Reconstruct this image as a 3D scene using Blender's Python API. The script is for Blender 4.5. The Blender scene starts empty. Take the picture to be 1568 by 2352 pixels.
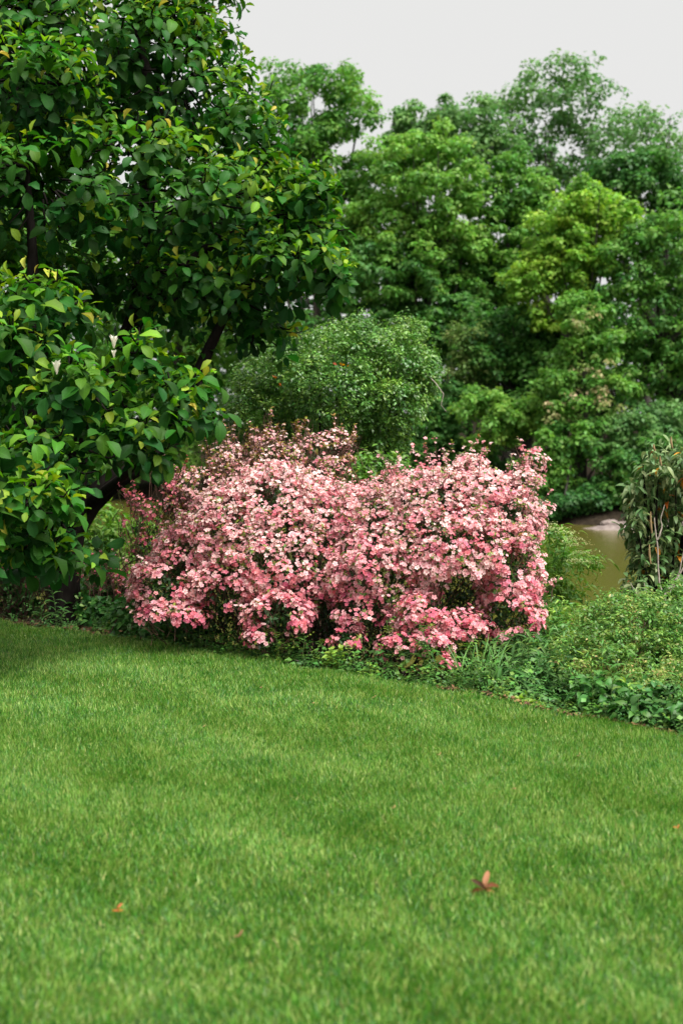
import bpy, math, random
import numpy as np
from mathutils import Vector, Matrix
from mathutils.bvhtree import BVHTree

# ------------------------------------------------------------------ camera, sky, sun, exposure
scene = bpy.context.scene
COL = scene.collection
PITCH = math.radians(3.08)
CAM = np.array([0.0, 0.0, 1.6])
FPX = 50.0 / 36.0 * 2352.0
cam_data = bpy.data.cameras.new('camera')
cam_data.lens = 50
cam_data.sensor_fit = 'VERTICAL'
cam_data.sensor_height = 36
cam_data.sensor_width = 24
cam_data.clip_end = 2000
cam_data.dof.use_dof = True
cam_data.dof.focus_distance = 10.2
cam_data.dof.aperture_fstop = 2.4
cam = bpy.data.objects.new('camera', cam_data)
cam.location = CAM
cam.rotation_euler = (math.radians(90) - PITCH, 0, 0)
COL.objects.link(cam)
scene.camera = cam

SUN_EL, SUN_AZ = math.radians(62), math.radians(128)   # azimuth from +Y towards +X
world = bpy.data.worlds.new('World')
scene.world = world
world.use_nodes = True
wn = world.node_tree
wn.nodes.clear()
sky = wn.nodes.new('ShaderNodeTexSky')
sky.sky_type = 'NISHITA'
sky.sun_disc = False
sky.sun_elevation = SUN_EL
sky.sun_rotation = SUN_AZ
sky.dust_density = 4.0
hs = wn.nodes.new('ShaderNodeHueSaturation')
hs.inputs['Saturation'].default_value = 0.1
mix = wn.nodes.new('ShaderNodeMix')
mix.data_type = 'RGBA'
mix.inputs[0].default_value = 0.97
mix.inputs[7].default_value = (2.95, 2.95, 2.91, 1)      # even cloud cover
bg = wn.nodes.new('ShaderNodeBackground')
bg.inputs['Strength'].default_value = 0.05
wo = wn.nodes.new('ShaderNodeOutputWorld')
wn.links.new(sky.outputs[0], hs.inputs['Color'])
wn.links.new(hs.outputs[0], mix.inputs[6])
wn.links.new(mix.outputs[2], bg.inputs['Color'])
wn.links.new(bg.outputs[0], wo.inputs[0])

sd = bpy.data.lights.new('sun', 'SUN')
sd.energy = 1.5
sd.angle = math.radians(45)
sd.color = (1.0, 0.97, 0.92)
sun = bpy.data.objects.new('sun', sd)
sdir = Vector((math.sin(SUN_AZ) * math.cos(SUN_EL), math.cos(SUN_AZ) * math.cos(SUN_EL), math.sin(SUN_EL)))
sun.rotation_euler = sdir.to_track_quat('Z', 'Y').to_euler()
sun.location = (8, -8, 20)
COL.objects.link(sun)

scene.view_settings.view_transform = 'Standard'
scene.view_settings.look = 'None'
scene.view_settings.exposure = 2.45
scene.view_settings.gamma = 1.0
scene.render.engine = 'CYCLES'
cy = scene.cycles
cy.use_denoising = True
cy.max_bounces = 6
cy.diffuse_bounces = 4
cy.glossy_bounces = 2
cy.transmission_bounces = 3
cy.transparent_max_bounces = 6
cy.sample_clamp_indirect = 4

# ------------------------------------------------------------------ helpers
RNG = np.random.default_rng(7)
UP = np.array([0.0, 0.0, 1.0])


def at(px, py, d):
    """point at depth y=d seen at picture position (px,py) of a 1568x2352 frame"""
    u = (px - 784) / FPX
    v = -(py - 1176) / FPX
    dx = u
    dy = math.cos(PITCH) + v * math.sin(PITCH)
    dz = -math.sin(PITCH) + v * math.cos(PITCH)
    s = d / dy
    return np.array([dx * s, d, CAM[2] + dz * s])


def project(P):
    P = np.atleast_2d(P) - CAM
    c, s = math.cos(PITCH), math.sin(PITCH)
    dep = P[:, 1] * c - P[:, 2] * s
    upc = P[:, 1] * s + P[:, 2] * c
    return 784 + FPX * P[:, 0] / dep, 1176 - FPX * upc / dep, dep


_ex = np.array([-9, -5.5, -2.93, -1.25, 0.19, 0.84, 1.27, 1.79, 3.0, 6.0])
_ey = np.array([16.2, 14.2, 12.2, 10.67, 9.38, 8.72, 8.12, 7.5, 6.3, 4.0])


def edge_y(x):
    return np.interp(x, _ex, _ey)


class Noise:
    """smooth sum-of-sines noise, about -1..1"""
    def __init__(self, scale, seed, dim=3, n=10):
        r = np.random.default_rng(seed)
        k = r.normal(size=(n, dim))
        k /= np.linalg.norm(k, axis=1, keepdims=True)
        self.k = k * (2 * math.pi / scale) * r.uniform(0.6, 1.7, (n, 1))
        self.p = r.uniform(0, 6.28, n)
        self.n = n

    def __call__(self, P):
        return np.sin(P @ self.k.T + self.p).sum(1) / math.sqrt(self.n) * 0.9


_gn = Noise(1.3, 3, 2)
_gn2 = Noise(9, 4, 2)
WATER = -1.2


def ground_z(x, y):
    x = np.asarray(x, float)
    y = np.asarray(y, float)
    s = y - edge_y(x)
    P = np.stack([x, y], -1).reshape(-1, 2)
    n1 = _gn(P).reshape(x.shape)
    z = 0.012 * n1
    bed = -0.03 - 0.135 * np.clip(s, 0, 6) - 0.28 * np.clip(s - 6, 0, 6)
    z = np.where(s > 0.02, bed + 0.02 * n1, z)
    sh = np.clip(52 - 1.07 * x, 43.5, 75)
    f = y - sh
    n2 = _gn2(P).reshape(x.shape)
    far = np.clip(-1.35 + 0.5 * np.clip(f, -3, 1.6) + 0.12 * np.clip(f - 1.6, 0, 25) + 0.01 * np.clip(f - 26, 0, 400), -2.6, 60)
    far = far + np.where(f > 0, 0.15 * n2 * np.clip(f, 0, 2), 0)
    z = np.where(y > 30, far, z)
    return z


def gz(x, y):
    return float(ground_z(np.array([x]), np.array([y]))[0])


def norm(a):
    return a / np.maximum(np.linalg.norm(a, axis=-1, keepdims=True), 1e-9)


def build_mesh(name, V, F, lc=None, mat=None):
    V = np.asarray(V, np.float32)
    F = np.asarray(F, np.int32)
    me = bpy.data.meshes.new(name)
    me.vertices.add(len(V))
    me.vertices.foreach_set('co', V.ravel())
    me.loops.add(F.size)
    me.loops.foreach_set('vertex_index', F.ravel())
    me.polygons.add(len(F))
    me.polygons.foreach_set('loop_start', np.arange(len(F), dtype=np.int32) * F.shape[1])
    if lc is not None:
        a = me.attributes.new('lc', 'FLOAT_COLOR', 'POINT')
        a.data.foreach_set('color', np.asarray(lc, np.float32).ravel())
    me.update(calc_edges=True)
    if mat:
        me.materials.append(mat)
    return me


def new_obj(name, me, parent=None, base=None):
    o = bpy.data.objects.new(name, me)
    COL.objects.link(o)
    if parent is not None:
        o.parent = parent
    return o


def thing(name, label, cat, loc, group=None):
    o = bpy.data.objects.new(name, None)
    o.empty_display_size = 0.2
    o.location = tuple(float(v) for v in loc)
    o['label'] = label
    o['category'] = cat
    if group:
        o['group'] = group
    COL.objects.link(o)
    return o


def tag(o, label, cat, group=None):
    o['label'] = label
    o['category'] = cat
    if group:
        o['group'] = group
    return o


def part(name, V, F, lc, mat, root, stuff=False):
    """mesh given in world coordinates, parented under root"""
    base = np.array(root.matrix_world.translation) if False else np.array(root.location)
    p = root.parent
    while p is not None:
        base = base + np.array(p.location)
        p = p.parent
    o = new_obj(name, build_mesh(name, np.asarray(V) - base, F, lc, mat), root)
    if stuff:
        o['kind'] = 'stuff'
    return o


def structure(name, V, F, mat):
    o = new_obj(name, build_mesh(name, V, F, None, mat))
    o['kind'] = 'structure'
    return o


def rot_frames(axis, normal):
    y = norm(axis)
    x = np.cross(y, normal)
    bad = np.linalg.norm(x, axis=1) < 1e-4
    x[bad] = np.cross(y[bad], np.array([1.0, 0.3, 0.2]))
    x = norm(x)
    z = np.cross(x, y)
    return np.stack([x, y, z], -1)


class Template:
    """K variants of one leaf-like piece, V verts each, triangles F; uv = (along, across)"""
    def __init__(self, variants, faces, uv):
        self.T = np.asarray(variants, float)
        self.F = np.asarray(faces, int)
        self.uv = np.asarray(uv, float)


def tri(faces):
    out = []
    for f in faces:
        for k in range(1, len(f) - 1):
            out.append((f[0], f[k], f[k + 1]))
    return out


def leaf_template(widths, ts, K, seed, curl=0.25, fold=0.15, wave=0.03, wscale=1.0):
    r = random.Random(seed)
    vs = []
    n = len(ts)
    for k in range(K):
        c = curl * r.uniform(0.3, 1.6)
        fo = fold * r.uniform(0.3, 1.8)
        tw = r.uniform(-0.5, 0.5)
        side = r.uniform(-0.08, 0.08)
        V = []
        for i, (t, w) in enumerate(zip(ts, widths)):
            w = w * wscale
            y = t * (1 - 0.15 * c * t)
            z = -c * t * t * 0.6 + 0.06 * math.sin(t * 3.1)
            xm = side * math.sin(t * 3.1)
            a = tw * t
            ca, sa = math.cos(a), math.sin(a)
            wv = wave * r.uniform(-1, 1)
            V.append((xm - w * ca, y, z + fo * w * 2 - w * sa + wv))
            V.append((xm, y, z))
            V.append((xm + w * ca, y, z + fo * w * 2 + w * sa + wave * r.uniform(-1, 1)))
        vs.append(V)
    F = []
    for i in range(n - 1):
        a = 3 * i
        b = a + 3
        F += [(a, a + 1, b + 1, b), (a + 1, a + 2, b + 2, b + 1)]
    uv = []
    for t in ts:
        uv += [(t, 1), (t, 0), (t, 1)]
    return Template(vs, tri(F), uv)


TS6 = [0.0, 0.22, 0.5, 0.8, 1.0]
MAGNOLIA = leaf_template([0.015, 0.17, 0.28, 0.22, 0.01], TS6, 10, 1, 0.42, 0.2, 0.035)
MAG_YOUNG = leaf_template([0.015, 0.12, 0.22, 0.17, 0.01], TS6, 5, 2, 0.15, 0.35, 0.02)
OVATE = leaf_template([0.02, 0.22, 0.25, 0.12, 0.005], [0, 0.2, 0.45, 0.78, 1.0], 4, 3, 0.35, 0.2, 0.02)
LANCE = leaf_template([0.02, 0.07, 0.09, 0.06, 0.004], [0, 0.2, 0.45, 0.78, 1.0], 4, 4, 0.55, 0.2, 0.01)
VIB = leaf_template([0.02, 0.14, 0.18, 0.13, 0.01], [0, 0.2, 0.5, 0.8, 1.0], 4, 5, 0.8, 0.25, 0.015)
SMALL = Template([[(0, 0, 0), (-0.25, 0.5, 0.07), (0.25, 0.5, 0.07), (0, 1, -0.06)],
                  [(0, 0, 0), (-0.22, 0.45, 0.1), (0.24, 0.5, 0.06), (0.05, 1, -0.15)]],
                 [(0, 2, 1), (1, 2, 3)], [(0, 0), (.5, 1), (.5, 1), (1, 0)])
BROAD = Template([[(0, 0, 0), (-0.34, 0.42, 0.09), (0.34, 0.42, 0.09), (0, 1, -0.1)],
                  [(0, 0, 0), (-0.3, 0.35, 0.12), (0.36, 0.5, 0.04), (0.08, 1, -0.22)],
                  [(0, 0, 0), (-0.38, 0.5, 0.02), (0.3, 0.4, 0.14), (-0.07, 0.95, -0.05)]],
                 [(0, 2, 1), (1, 2, 3)], [(0, 0), (.5, 1), (.5, 1), (1, 0)])


def mugwort_template():
    vs = []
    for k in range(3):
        r = random.Random(k + 40)
        V = [(0, 0, 0), (0, 0.3, 0.0), (0, 0.55, 0.0), (0, 0.78, -0.05)]
        F = []
        def lobe(a, b, ang, L, w):
            i = len(V)
            pa, pb = V[a], V[b]
            m = ((pa[0] + pb[0]) / 2, (pa[1] + pb[1]) / 2)
            dx, dy = math.sin(ang), math.cos(ang)
            q = (m[0] + dx * L * 0.6, m[1] + dy * L * 0.6)
            zz = -0.12 * L
            V.append((q[0] - dy * w, q[1] + dx * w, zz))
            V.append((m[0] + dx * L, m[1] + dy * L, zz * 2))
            V.append((q[0] + dy * w, q[1] - dx * w, zz))
            s = (a, b) if ang > 0 else (b, a)
            F.append((s[0], i + 2, i)) if ang > 0 else F.append((s[1], i + 2, i))
            F.append((a, i + 2, b)) if False else None
            F.append((b, i, i + 2))
            F.append((i, i + 1, i + 2))
        for sgn in (-1, 1):
            lobe(0, 1, sgn * r.uniform(1.0, 1.25), r.uniform(0.3, 0.38), 0.06)
            lobe(1, 2, sgn * r.uniform(0.8, 1.0), r.uniform(0.42, 0.52), 0.08)
            lobe(2, 3, sgn * r.uniform(0.55, 0.75), r.uniform(0.36, 0.44), 0.07)
        lobe(2, 3, 0.02, 0.42, 0.09)
        F.append((0, 1, 2))
        vs.append(V)
    uv = [(v[1], min(1, abs(v[0]) * 2)) for v in vs[0]]
    return Template(vs, F, uv)


MUGWORT = mugwort_template()


def flower_template():
    """azalea blossom: five overlapping petals with a funnel throat; open, half open, bud"""
    vs = []
    for k, (op, ruf) in enumerate([(1.0, .1), (0.9, .14), (0.62, .1), (0.3, .05)]):
        r = random.Random(k + 5)
        V = [(0, 0, -0.3)]
        for p in range(5):
            a = p * 2 * math.pi / 5 + r.uniform(-.12, .12)
            def pt(rad, da, z):
                return (math.cos(a + da) * rad, math.sin(a + da) * rad, z + ruf * r.uniform(-1, 1))
            V.append(pt(0.68 * op + .06, -0.58, 0.12 + .3 * (1 - op)))
            V.append(pt(0.68 * op + .06, 0.58, 0.18 + .3 * (1 - op)))
            V.append(pt(1.0 * op + .02, 0.0, 0.10 + .7 * (1 - op)))
        vs.append([(x * .5, z * .5, y * .5) for (x, y, z) in V])      # faces +Y
    F, uv = [], [(0, 0)]
    for p in range(5):
        b = 1 + 3 * p
        F += [(0, b + 1, b), (b, b + 1, b + 2)]
        uv += [(.75, 0), (.75, 0), (1, 0)]
    return Template(vs, F, uv)


FLOWER = flower_template()


def scatter(tpl, pos, axis, nrm, size, tint, rnd=None, var=None, rng=RNG):
    N = len(pos)
    if var is None:
        var = rng.integers(0, len(tpl.T), N)
    if rnd is None:
        rnd = rng.random(N)
    R = rot_frames(axis, nrm)
    T = tpl.T[var]                                   # N,V,3
    P = np.einsum('nij,nvj->nvi', R, T) * np.asarray(size).reshape(-1, 1, 1) + pos[:, None, :]
    nv = T.shape[1]
    F = (tpl.F[None] + (np.arange(N) * nv)[:, None, None]).reshape(-1, 3)
    lc = np.empty((N, nv, 4), np.float32)
    lc[:, :, 0] = np.asarray(tint).reshape(-1, 1)
    lc[:, :, 1] = np.asarray(rnd).reshape(-1, 1)
    lc[:, :, 2] = tpl.uv[None, :, 0]
    lc[:, :, 3] = tpl.uv[None, :, 1]
    return dict(V=P.reshape(-1, 3), F=F, lc=lc.reshape(-1, 4), N=N, nv=nv, nf=len(tpl.F), tpl=tpl, pos=pos, R=R,
                size=np.asarray(size) * np.ones(N), tint=np.asarray(tint) * np.ones(N), rnd=rnd, var=var)


def join(parts):
    V, F, L = [], [], []
    o = 0
    for p in parts:
        V.append(p['V']); F.append(p['F'] + o); L.append(p['lc'])
        o += len(p['V'])
    return np.concatenate(V), np.concatenate(F), np.concatenate(L)


def subset(s, mask):
    i = np.nonzero(mask)[0]
    return scatter(s['tpl'], s['pos'][i], s['R'][i][:, :, 1], s['R'][i][:, :, 2], s['size'][i], s['tint'][i], s['rnd'][i], s['var'][i])


def pick_visible(s, n, blockers=()):
    """indices of the n pieces of a scatter that show largest to the camera"""
    allp = [s] + list(blockers)
    V, F, _ = join(allp)
    bvh = BVHTree.FromPolygons(V.tolist(), F.tolist(), all_triangles=True)
    mid = s['V'].reshape(s['N'], s['nv'], 3).mean(1)
    px, py, dep = project(mid)
    inside = (px > 4) & (px < 1564) & (py > 4) & (py < 2348)
    view = norm(mid - CAM)
    nrm = s['R'][:, :, 2] if s['tpl'] is not FLOWER else s['R'][:, :, 1]
    area = (np.abs((nrm * view).sum(1)) + .2) * s['size'] ** 2 / dep ** 2
    order = np.argsort(-np.where(inside, area, 0))
    out = []
    c = Vector(CAM)
    for i in order:
        if not inside[i]:
            break
        d = Vector(mid[i]) - c
        L = d.length
        h = bvh.ray_cast(c, d / L, L + 1)
        if h[0] is not None and h[3] > L - 0.03:
            out.append(i)
            if len(out) >= n:
                break
    return np.array(out, int)


_piece_cache = {}


def pieces(name, s, idx, mat, root, base):
    """each chosen piece of a scatter as an object of its own; mesh data is shared"""
    for i in idx:
        b = int(np.clip(s['tint'][i], 0, 1) * 7.99)
        g = int(np.clip(s['rnd'][i], 0, 1) * 2.99)
        key = (id(s['tpl']), int(s['var'][i]), b, g, mat.name)
        me = _piece_cache.get(key)
        if me is None:
            T = s['tpl'].T[s['var'][i]]
            lc = np.empty((len(T), 4), np.float32)
            lc[:, 0] = (b + .5) / 8
            lc[:, 1] = (g + .5) / 3
            lc[:, 2:] = s['tpl'].uv
            me = build_mesh(name, T, s['tpl'].F, lc, mat)
            _piece_cache[key] = me
        o = bpy.data.objects.new(name, me)
        M = Matrix(s['R'][i].tolist()).to_4x4()
        o.parent = root
        o.matrix_basis = Matrix.Translation(Vector(s['pos'][i] - base)) @ M @ Matrix.Scale(float(s['size'][i]), 4)
        COL.objects.link(o)


def split_parts(name, stuff_name, s, n, mat, root, base, blockers=()):
    idx = pick_visible(s, n, blockers)
    pieces(name, s, idx, mat, root, base)
    m = np.ones(s['N'], bool)
    m[idx] = False
    r = subset(s, m)
    part(stuff_name, r['V'], r['F'], r['lc'], mat, root, stuff=True)


def tube(pts, radii, sides=6):
    pts = np.asarray(pts, float)
    n = len(pts)
    tan = norm(np.gradient(pts, axis=0))
    ref = np.array([0.31, 0.17, 0.93])
    if abs(tan[0] @ ref) > 0.9:
        ref = np.array([1.0, 0.1, 0.0])
    a = norm(np.cross(tan, ref))
    b = np.cross(tan, a)
    ang = np.arange(sides) * 2 * math.pi / sides
    V = pts[:, None] + (a[:, None] * np.cos(ang)[None, :, None] + b[:, None] * np.sin(ang)[None, :, None]) * np.asarray(radii).reshape(-1, 1, 1)
    F = []
    for i in range(n - 1):
        for k in range(sides):
            k2 = (k + 1) % sides
            p, q, r, t = i * sides + k, i * sides + k2, (i + 1) * sides + k2, (i + 1) * sides + k
            F += [(p, q, r), (p, r, t)]
    V = V.reshape(-1, 3)
    lc = np.zeros((len(V), 4), np.float32)
    lc[:, 1] = RNG.random()
    lc[:, 2] = np.repeat(np.linspace(0, 1, n), sides)
    return dict(V=V, F=np.array(F), lc=lc)


def bez(a, b, bow, n=6, jit=0.0, rng=RNG):
    a, b = np.asarray(a, float), np.asarray(b, float)
    t = np.linspace(0, 1, n)[:, None]
    p = a * (1 - t) + b * t + np.asarray(bow, float) * (4 * t * (1 - t))
    if jit:
        j = rng.normal(0, jit, p.shape)
        j[0] = 0
        j[-1] = 0
        p = p + j
    return p


ORD = ['first', 'second', 'third', 'fourth', 'fifth', 'sixth', 'seventh', 'eighth', 'ninth', 'tenth', 'eleventh', 'twelfth', 'thirteenth', 'fourteenth', 'fifteenth', 'sixteenth', 'seventeenth', 'eighteenth', 'nineteenth', 'twentieth', 'twenty-first', 'twenty-second', 'twenty-third', 'twenty-fourth', 'twenty-fifth']


def ordered(rows):
    rows = sorted(rows, key=lambda r: r[0])
    return [(ORD[i], *r) for i, r in enumerate(rows)]


# ------------------------------------------------------------------ materials
def _mat(name):
    m = bpy.data.materials.new(name)
    m.use_nodes = True
    nt = m.node_tree
    nt.nodes.clear()
    return m, nt, nt.nodes.new('ShaderNodeOutputMaterial')


def ramp(nt, cols):
    r = nt.nodes.new('ShaderNodeValToRGB')
    e = r.color_ramp.elements
    while len(e) < len(cols):
        e.new(0.5)
    for i, (p, c) in enumerate(cols):
        e[i].position = p
        e[i].color = (*c, 1)
    return r


def math_node(nt, op, a, b=None, c=None):
    n = nt.nodes.new('ShaderNodeMath')
    n.operation = op
    for i, v in enumerate((a, b, c)):
        if v is None:
            continue
        if isinstance(v, (int, float)):
            n.inputs[i].default_value = v
        else:
            nt.links.new(v, n.inputs[i])
    return n.outputs[0]


def leaf_mat(name, cols, rough=0.45, transl=0.28, spec=0.4, var=0.5, vein=0.0, posvar=0.0, posscale=0.5, edge=None, radial=None):
    """cols: tint ramp; lc = (tint, random, along, across)"""
    m, nt, out = _mat(name)
    at_ = nt.nodes.new('ShaderNodeAttribute')
    at_.attribute_name = 'lc'
    sep = nt.nodes.new('ShaderNodeSeparateColor')
    nt.links.new(at_.outputs['Color'], sep.inputs[0])
    r = ramp(nt, cols)
    tintv = sep.outputs[0]
    if posvar:
        geo = nt.nodes.new('ShaderNodeNewGeometry')
        no = nt.nodes.new('ShaderNodeTexNoise')
        no.inputs['Scale'].default_value = posscale
        no.inputs['Detail'].default_value = 3
        nt.links.new(geo.outputs['Position'], no.inputs['Vector'])
        pv = math_node(nt, 'MULTIPLY_ADD', no.outputs[0], posvar * 2, -posvar)
        tintv = math_node(nt, 'ADD', tintv, pv)
    nt.links.new(tintv, r.inputs[0])
    val = math_node(nt, 'MULTIPLY_ADD', sep.outputs[1], var, 1 - var / 2)
    if vein:
        # pale midrib and side veins
        mid = math_node(nt, 'LESS_THAN', at_.outputs['Alpha'], 0.09)
        w = math_node(nt, 'SINE', math_node(nt, 'SUBTRACT', math_node(nt, 'MULTIPLY', sep.outputs[2], 46), math_node(nt, 'MULTIPLY', at_.outputs['Alpha'], 9)))
        w = math_node(nt, 'GREATER_THAN', w, 0.86)
        vv = math_node(nt, 'MAXIMUM', mid, math_node(nt, 'MULTIPLY', w, 0.5))
        val = math_node(nt, 'MULTIPLY', val, math_node(nt, 'MULTIPLY_ADD', vv, vein, 1.0))
    hsv = nt.nodes.new('ShaderNodeHueSaturation')
    nt.links.new(r.outputs[0], hsv.inputs['Color'])
    nt.links.new(val, hsv.inputs['Value'])
    nt.links.new(math_node(nt, 'MULTIPLY_ADD', sep.outputs[1], 0.03, 0.485), hsv.inputs['Hue'])
    colour = hsv.outputs[0]
    if radial:
        mx = nt.nodes.new('ShaderNodeMix')
        mx.data_type = 'RGBA'
        rr = ramp(nt, [(0.0, (1, 1, 1)), (0.14, (0.75, 0.75, 0.75)), (0.36, (0.10, 0.10, 0.10)), (1, (0, 0, 0))])
        nt.links.new(sep.outputs[2], rr.inputs[0])
        nt.links.new(rr.outputs[0], mx.inputs[0])
        nt.links.new(colour, mx.inputs[6])
        mx.inputs[7].default_value = (*radial, 1)
        colour = mx.outputs[2]
    pb = nt.nodes.new('ShaderNodeBsdfPrincipled')
    pb.inputs['Roughness'].default_value = rough
    pb.inputs['Specular IOR Level'].default_value = spec
    nt.links.new(colour, pb.inputs['Base Color'])
    tr = nt.nodes.new('ShaderNodeBsdfTranslucent')
    tc = nt.nodes.new('ShaderNodeHueSaturation')
    tc.inputs['Value'].default_value = 1.25
    tc.inputs['Saturation'].default_value = 1.08
    nt.links.new(colour, tc.inputs['Color'])
    nt.links.new(tc.outputs[0], tr.inputs['Color'])
    ms = nt.nodes.new('ShaderNodeMixShader')
    ms.inputs[0].default_value = transl
    nt.links.new(pb.outputs[0], ms.inputs[1])
    nt.links.new(tr.outputs[0], ms.inputs[2])
    nt.links.new(ms.outputs[0], out.inputs[0])
    return m


def solid_mat(name, c1, c2, scale=6, rough=0.85, bump=0.3, detail=6, spec=0.3, stretch=(1, 1, 1)):
    m, nt, out = _mat(name)
    tc = nt.nodes.new('ShaderNodeNewGeometry')
    mp = nt.nodes.new('ShaderNodeMapping')
    mp.inputs['Scale'].default_value = stretch
    nt.links.new(tc.outputs['Position'], mp.inputs[0])
    no = nt.nodes.new('ShaderNodeTexNoise')
    no.inputs['Scale'].default_value = scale
    no.inputs['Detail'].default_value = detail
    nt.links.new(mp.outputs[0], no.inputs['Vector'])
    r = ramp(nt, [(0.3, c1), (0.7, c2)])
    nt.links.new(no.outputs[0], r.inputs[0])
    pb = nt.nodes.new('ShaderNodeBsdfPrincipled')
    pb.inputs['Roughness'].default_value = rough
    pb.inputs['Specular IOR Level'].default_value = spec
    nt.links.new(r.outputs[0], pb.inputs['Base Color'])
    if bump:
        b = nt.nodes.new('ShaderNodeBump')
        b.inputs['Strength'].default_value = bump
        b.inputs['Distance'].default_value = 0.02
        nt.links.new(no.outputs[0], b.inputs['Height'])
        nt.links.new(b.outputs[0], pb.inputs['Normal'])
    nt.links.new(pb.outputs[0], out.inputs[0])
    return m


M = {}
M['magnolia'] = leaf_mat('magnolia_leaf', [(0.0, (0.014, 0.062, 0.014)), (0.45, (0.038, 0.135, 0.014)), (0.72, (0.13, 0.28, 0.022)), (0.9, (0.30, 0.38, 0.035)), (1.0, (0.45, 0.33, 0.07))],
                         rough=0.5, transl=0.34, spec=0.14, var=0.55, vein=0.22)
M['magnolia_bloom'] = leaf_mat('magnolia_bloom', [(0, (0.80, 0.74, 0.62)), (1, (0.85, 0.82, 0.72))], rough=.5, transl=.25, spec=.3, var=.15)
M['bark'] = solid_mat('bark', (0.010, 0.008, 0.007), (0.022, 0.019, 0.017), 18, 0.95, 0.6, spec=0.03, stretch=(1, 1, .3))
M['far_bark'] = solid_mat('far_bark', (0.03, 0.026, 0.022), (0.075, 0.066, 0.056), 4, 0.9, 0.4, stretch=(1, 1, .3))
M['azalea_twig'] = solid_mat('azalea_twig', (0.05, 0.028, 0.02), (0.13, 0.07, 0.045), 30, 0.8, 0.2)
M['grey_twig'] = solid_mat('grey_twig', (0.26, 0.21, 0.17), (0.46, 0.40, 0.34), 30, 0.8, 0.2)
M['stem'] = solid_mat('green_stem', (0.06, 0.12, 0.03), (0.12, 0.19, 0.05), 20, 0.6, 0.0)
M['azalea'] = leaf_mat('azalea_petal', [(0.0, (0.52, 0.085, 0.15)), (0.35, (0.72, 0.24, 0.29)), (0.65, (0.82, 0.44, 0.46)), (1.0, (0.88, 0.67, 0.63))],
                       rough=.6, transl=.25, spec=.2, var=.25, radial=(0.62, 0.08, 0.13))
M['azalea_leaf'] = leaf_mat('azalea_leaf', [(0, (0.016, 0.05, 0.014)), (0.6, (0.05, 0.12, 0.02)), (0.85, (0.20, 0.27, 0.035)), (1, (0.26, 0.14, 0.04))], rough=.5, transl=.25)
M['holly'] = leaf_mat('holly_leaf', [(0, (0.04, 0.13, 0.025)), (0.6, (0.115, 0.26, 0.04)), (1, (0.26, 0.42, 0.065))], rough=.36, transl=.22, spec=.5, var=.6)
M['orange_leaf'] = leaf_mat('orange_leaf', [(0, (0.50, 0.10, 0.02)), (1, (0.62, 0.26, 0.02))], rough=.5, transl=.35)
M['viburnum'] = leaf_mat('viburnum_leaf', [(0, (0.045, 0.12, 0.04)), (0.6, (0.11, 0.20, 0.06)), (0.85, (0.25, 0.31, 0.13)), (0.93, (0.55, 0.24, 0.02)), (1, (0.58, 0.13, 0.02))], rough=.5, transl=.25, vein=.3)
M['bright_shrub'] = leaf_mat('bright_leaf', [(0, (0.05, 0.15, 0.02)), (0.6, (0.13, 0.28, 0.03)), (0.9, (0.30, 0.42, 0.07)), (1, (0.50, 0.54, 0.24))], rough=.5, transl=.35)
M['fine_shrub'] = leaf_mat('fine_leaf', [(0, (0.035, 0.12, 0.025)), (0.6, (0.11, 0.25, 0.04)), (0.88, (0.25, 0.37, 0.07)), (1, (0.40, 0.30, 0.12))], rough=.4, transl=.3, spec=.35, var=.6)
M['weed'] = leaf_mat('weed_leaf', [(0, (0.04, 0.14, 0.03)), (0.6, (0.10, 0.25, 0.04)), (1, (0.27, 0.40, 0.05))], rough=.45, transl=.3, spec=.4, vein=.12)
M['weed_blue'] = leaf_mat('weed_blue_leaf', [(0, (0.04, 0.125, 0.03)), (0.6, (0.095, 0.215, 0.045)), (1, (0.20, 0.33, 0.07))], rough=.5, transl=.3, spec=.25, vein=.15)
M['reed'] = leaf_mat('reed_blade', [(0, (0.10, 0.20, 0.06)), (1, (0.26, 0.36, 0.14))], rough=.5, transl=.35)
M['grass'] = leaf_mat('grass_blade', [(0, (0.024, 0.115, 0.012)), (0.45, (0.075, 0.22, 0.020)), (0.75, (0.20, 0.345, 0.05)), (0.92, (0.38, 0.46, 0.13)), (1, (0.56, 0.46, 0.20))], rough=.42, transl=.3, spec=.4, var=.75, posvar=.06, posscale=0.9)
M['litter'] = leaf_mat('litter', [(0, (0.05, 0.028, 0.015)), (0.6, (0.14, 0.075, 0.035)), (1, (0.30, 0.17, 0.07))], rough=.8, transl=.1)
M['brown_leaf'] = leaf_mat('fallen_leaf', [(0, (0.05, 0.022, 0.010)), (0.5, (0.27, 0.095, 0.026)), (1, (0.40, 0.22, 0.12))], rough=.6, transl=.15, spec=.15)
M['lawn'] = solid_mat('lawn_thatch', (0.022, 0.055, 0.010), (0.05, 0.11, 0.018), 14, 0.95, 0.5)
M['soil'] = solid_mat('bed_soil', (0.010, 0.008, 0.006), (0.04, 0.03, 0.02), 9, 0.95, 0.8, spec=0.05)
M['sand'] = solid_mat('pale_gravel', (0.13, 0.10, 0.09), (0.27, 0.22, 0.20), 5, 0.9, 0.5)


def tree_mat(name, dark, mid_, light):
    return leaf_mat(name, [(0, dark), (0.5, mid_), (1, light)], rough=.5, transl=.42, spec=.25, var=.5, posvar=.2, posscale=.35)


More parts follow.
